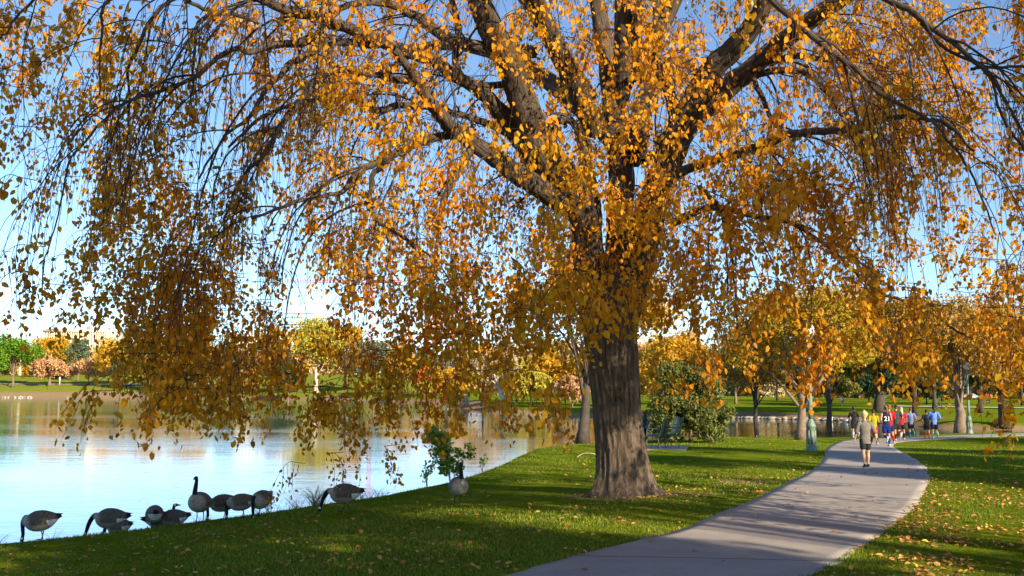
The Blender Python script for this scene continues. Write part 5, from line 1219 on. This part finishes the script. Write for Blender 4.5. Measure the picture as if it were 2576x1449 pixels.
# ------------------------------------------------------------------ pale museum building and the tower crane behind the far shore
stone = simple('pale_stone', (.74, .62, .46), .85, .08, .6); gl_ = simple('dark_glass', (.10, .12, .14), .2, .2); roofm = simple('roof_gravel', (.45, .42, .38), .9, .1)
def museum(u0, u1, vt, Yd, lab, ribs, seed):
    x0, _ = at(u0, Yd); x1, _ = at(u1, Yd); xc = (x0 + x1) / 2; Wd_ = x1 - x0; z0 = float(land_h(np.array([xc]), np.array([float(Yd)]))[0][0]) - 1; zt = float(P((u0 + u1) / 2, vt, Yd)[2]); H = zt - z0
    rt = empty('museum_building', (xc, Yd, z0)); tag(rt, lab, 'building', 'pale stone buildings behind the far shore')
    m = MB(); m.box((0, 12, H / 2), (Wd_, 24, H))
    for k in range(ribs):
        xx = -Wd_ / 2 + (k + .5) * Wd_ / ribs; m.box((xx, -.35, H * .5), (Wd_ / ribs * .42, .7, H * .94))
    m.box((0, -.45, H * .975), (Wd_ + .6, .9, H * .05)); m.build('wall', stone, rt, attr=False)
    r = MB(); r.box((0, 12, H + .25), (Wd_ * .97, 22.5, .5)); r.box((Wd_ * .2, 12, H + 1.2), (8, 8, 1.4)); r.build('roof', roofm, rt, attr=False)
    for k in range(ribs - 1):
        if k % 3 == 1:
            w_ = MB(); xx = -Wd_ / 2 + (k + 1) * Wd_ / ribs; w_.box((xx, -.03, H * .42), (Wd_ / ribs * .3, .1, H * .25)); w_.build('window', gl_, rt, attr=False)
museum(104, 262, 830, 455, 'long pale ribbed stone building rising behind the trees at far left', 26, 1)
museum(560, 735, 842, 470, 'pale stone building behind the trees left of the yellow green cottonwood', 20, 2)
red = simple('red_crane_paint', (.72, .10, .10), .5, .1)
Yd = 640.; xm, _ = at(930, Yd); z0 = 6.; zj = float(P(930, 708, Yd)[2]); rt = empty('tower_crane', (xm, Yd, z0), R(3)); tag(rt, 'red tower crane with a long horizontal jib seen through the leaves', 'crane')
def lattice(m, a, b, w_, n_, r):
    a, b = np.array(a, float), np.array(b, float); d = unit(b - a); s1 = unit(np.cross(d, [0, 1, .001])) * w_ / 2; s2 = np.cross(d, s1)
    cs = [s1 + s2, s1 - s2, -s1 - s2, -s1 + s2]
    for c in cs: m.tube([a + c, b + c], r, 4)
    for k in range(n_):
        p, q = a + (b - a) * k / n_, a + (b - a) * (k + 1) / n_
        for i in range(4): m.tube([p + cs[i], q + cs[(i + 1) % 4]], r * .6, 4)
m = MB(); lattice(m, (0, 0, 0), (0, 0, zj - z0), 2.0, 24, .15); m.build('mast', red, rt)
m = MB(); lattice(m, (0, 0, zj - z0), (-54, 0, zj - z0), 1.4, 34, .13); m.build('jib', red, rt)
m = MB(); lattice(m, (0, 0, zj - z0), (20, 0, zj - z0), 1.4, 10, .2); m.build('counter_jib', red, rt)
m = MB(); m.box((17.5, 0, zj - z0 - 1.4), (5, 1.6, 2.6), taper=.9); m.build('counterweight', simple('concrete_block', (.4, .36, .34)), rt)
m = MB(); m.box((1.6, -1.6, zj - z0 - 2), (2.2, 1.8, 2.6), taper=.85); m.build('cab', red, rt)
m = MB(); lattice(m, (0, 0, zj - z0), (0, 0, zj - z0 + 7), 1.4, 5, .18); m.tube([(0, 0, zj - z0 + 7), (-30, 0, zj - z0 + .7)], .1, 4); m.tube([(0, 0, zj - z0 + 7), (17, 0, zj - z0 + .7)], .1, 4); m.build('tower_head', red, rt)

# parked cars beyond the lawn at right
def car(u, Yd, col, lab, rz):
    x, y = at(u, Yd); rt = empty('parked_car', (x, y, gz(x, y) + .02), rz); tag(rt, lab, 'car', 'cars parked beyond the lawn')
    body = simple('car_paint', col, .3, .05, spec=.6)
    prof = [(-2.2, .35), (-2.25, .75), (-2.1, .95), (-1.5, 1.0), (-1.0, 1.42), (.5, 1.45), (1.2, 1.0), (2.0, .88), (2.25, .7), (2.2, .35)]
    V = [(px, s * (.86 if pz < 1.1 else .68), pz) for s in (-1, 1) for px, pz in prof]; n = len(prof)
    Q = [(i, (i + 1) % n, n + (i + 1) % n, n + i) for i in range(n)]; T = [(0, i + 1, i) for i in range(1, n - 1)] + [(n, n + i, n + i + 1) for i in range(1, n - 1)]
    mesh('body', V, Q, T, body, rt)
    g = MB(); g.box((-.25, 0, 1.22), (1.75, 1.56, .3), taper=.9); g.build('window', gl_, rt, attr=False)
    for sx in (-1.35, 1.35):
        for sy in (-.82, .82): wl = MB(); wl.tube([(sx, sy - .1, .33), (sx, sy + .1, .33)], .33, 14); wl.build('wheel', simple('tyre', (.02, .02, .02)), rt)
car(2396, 235, (.35, .03, .03), 'red parked car beyond the lawn near the farther lamp post', R(-5)); car(2440, 240, (.30, .31, .33), 'grey parked car beside the red one beyond the lawn', R(4))
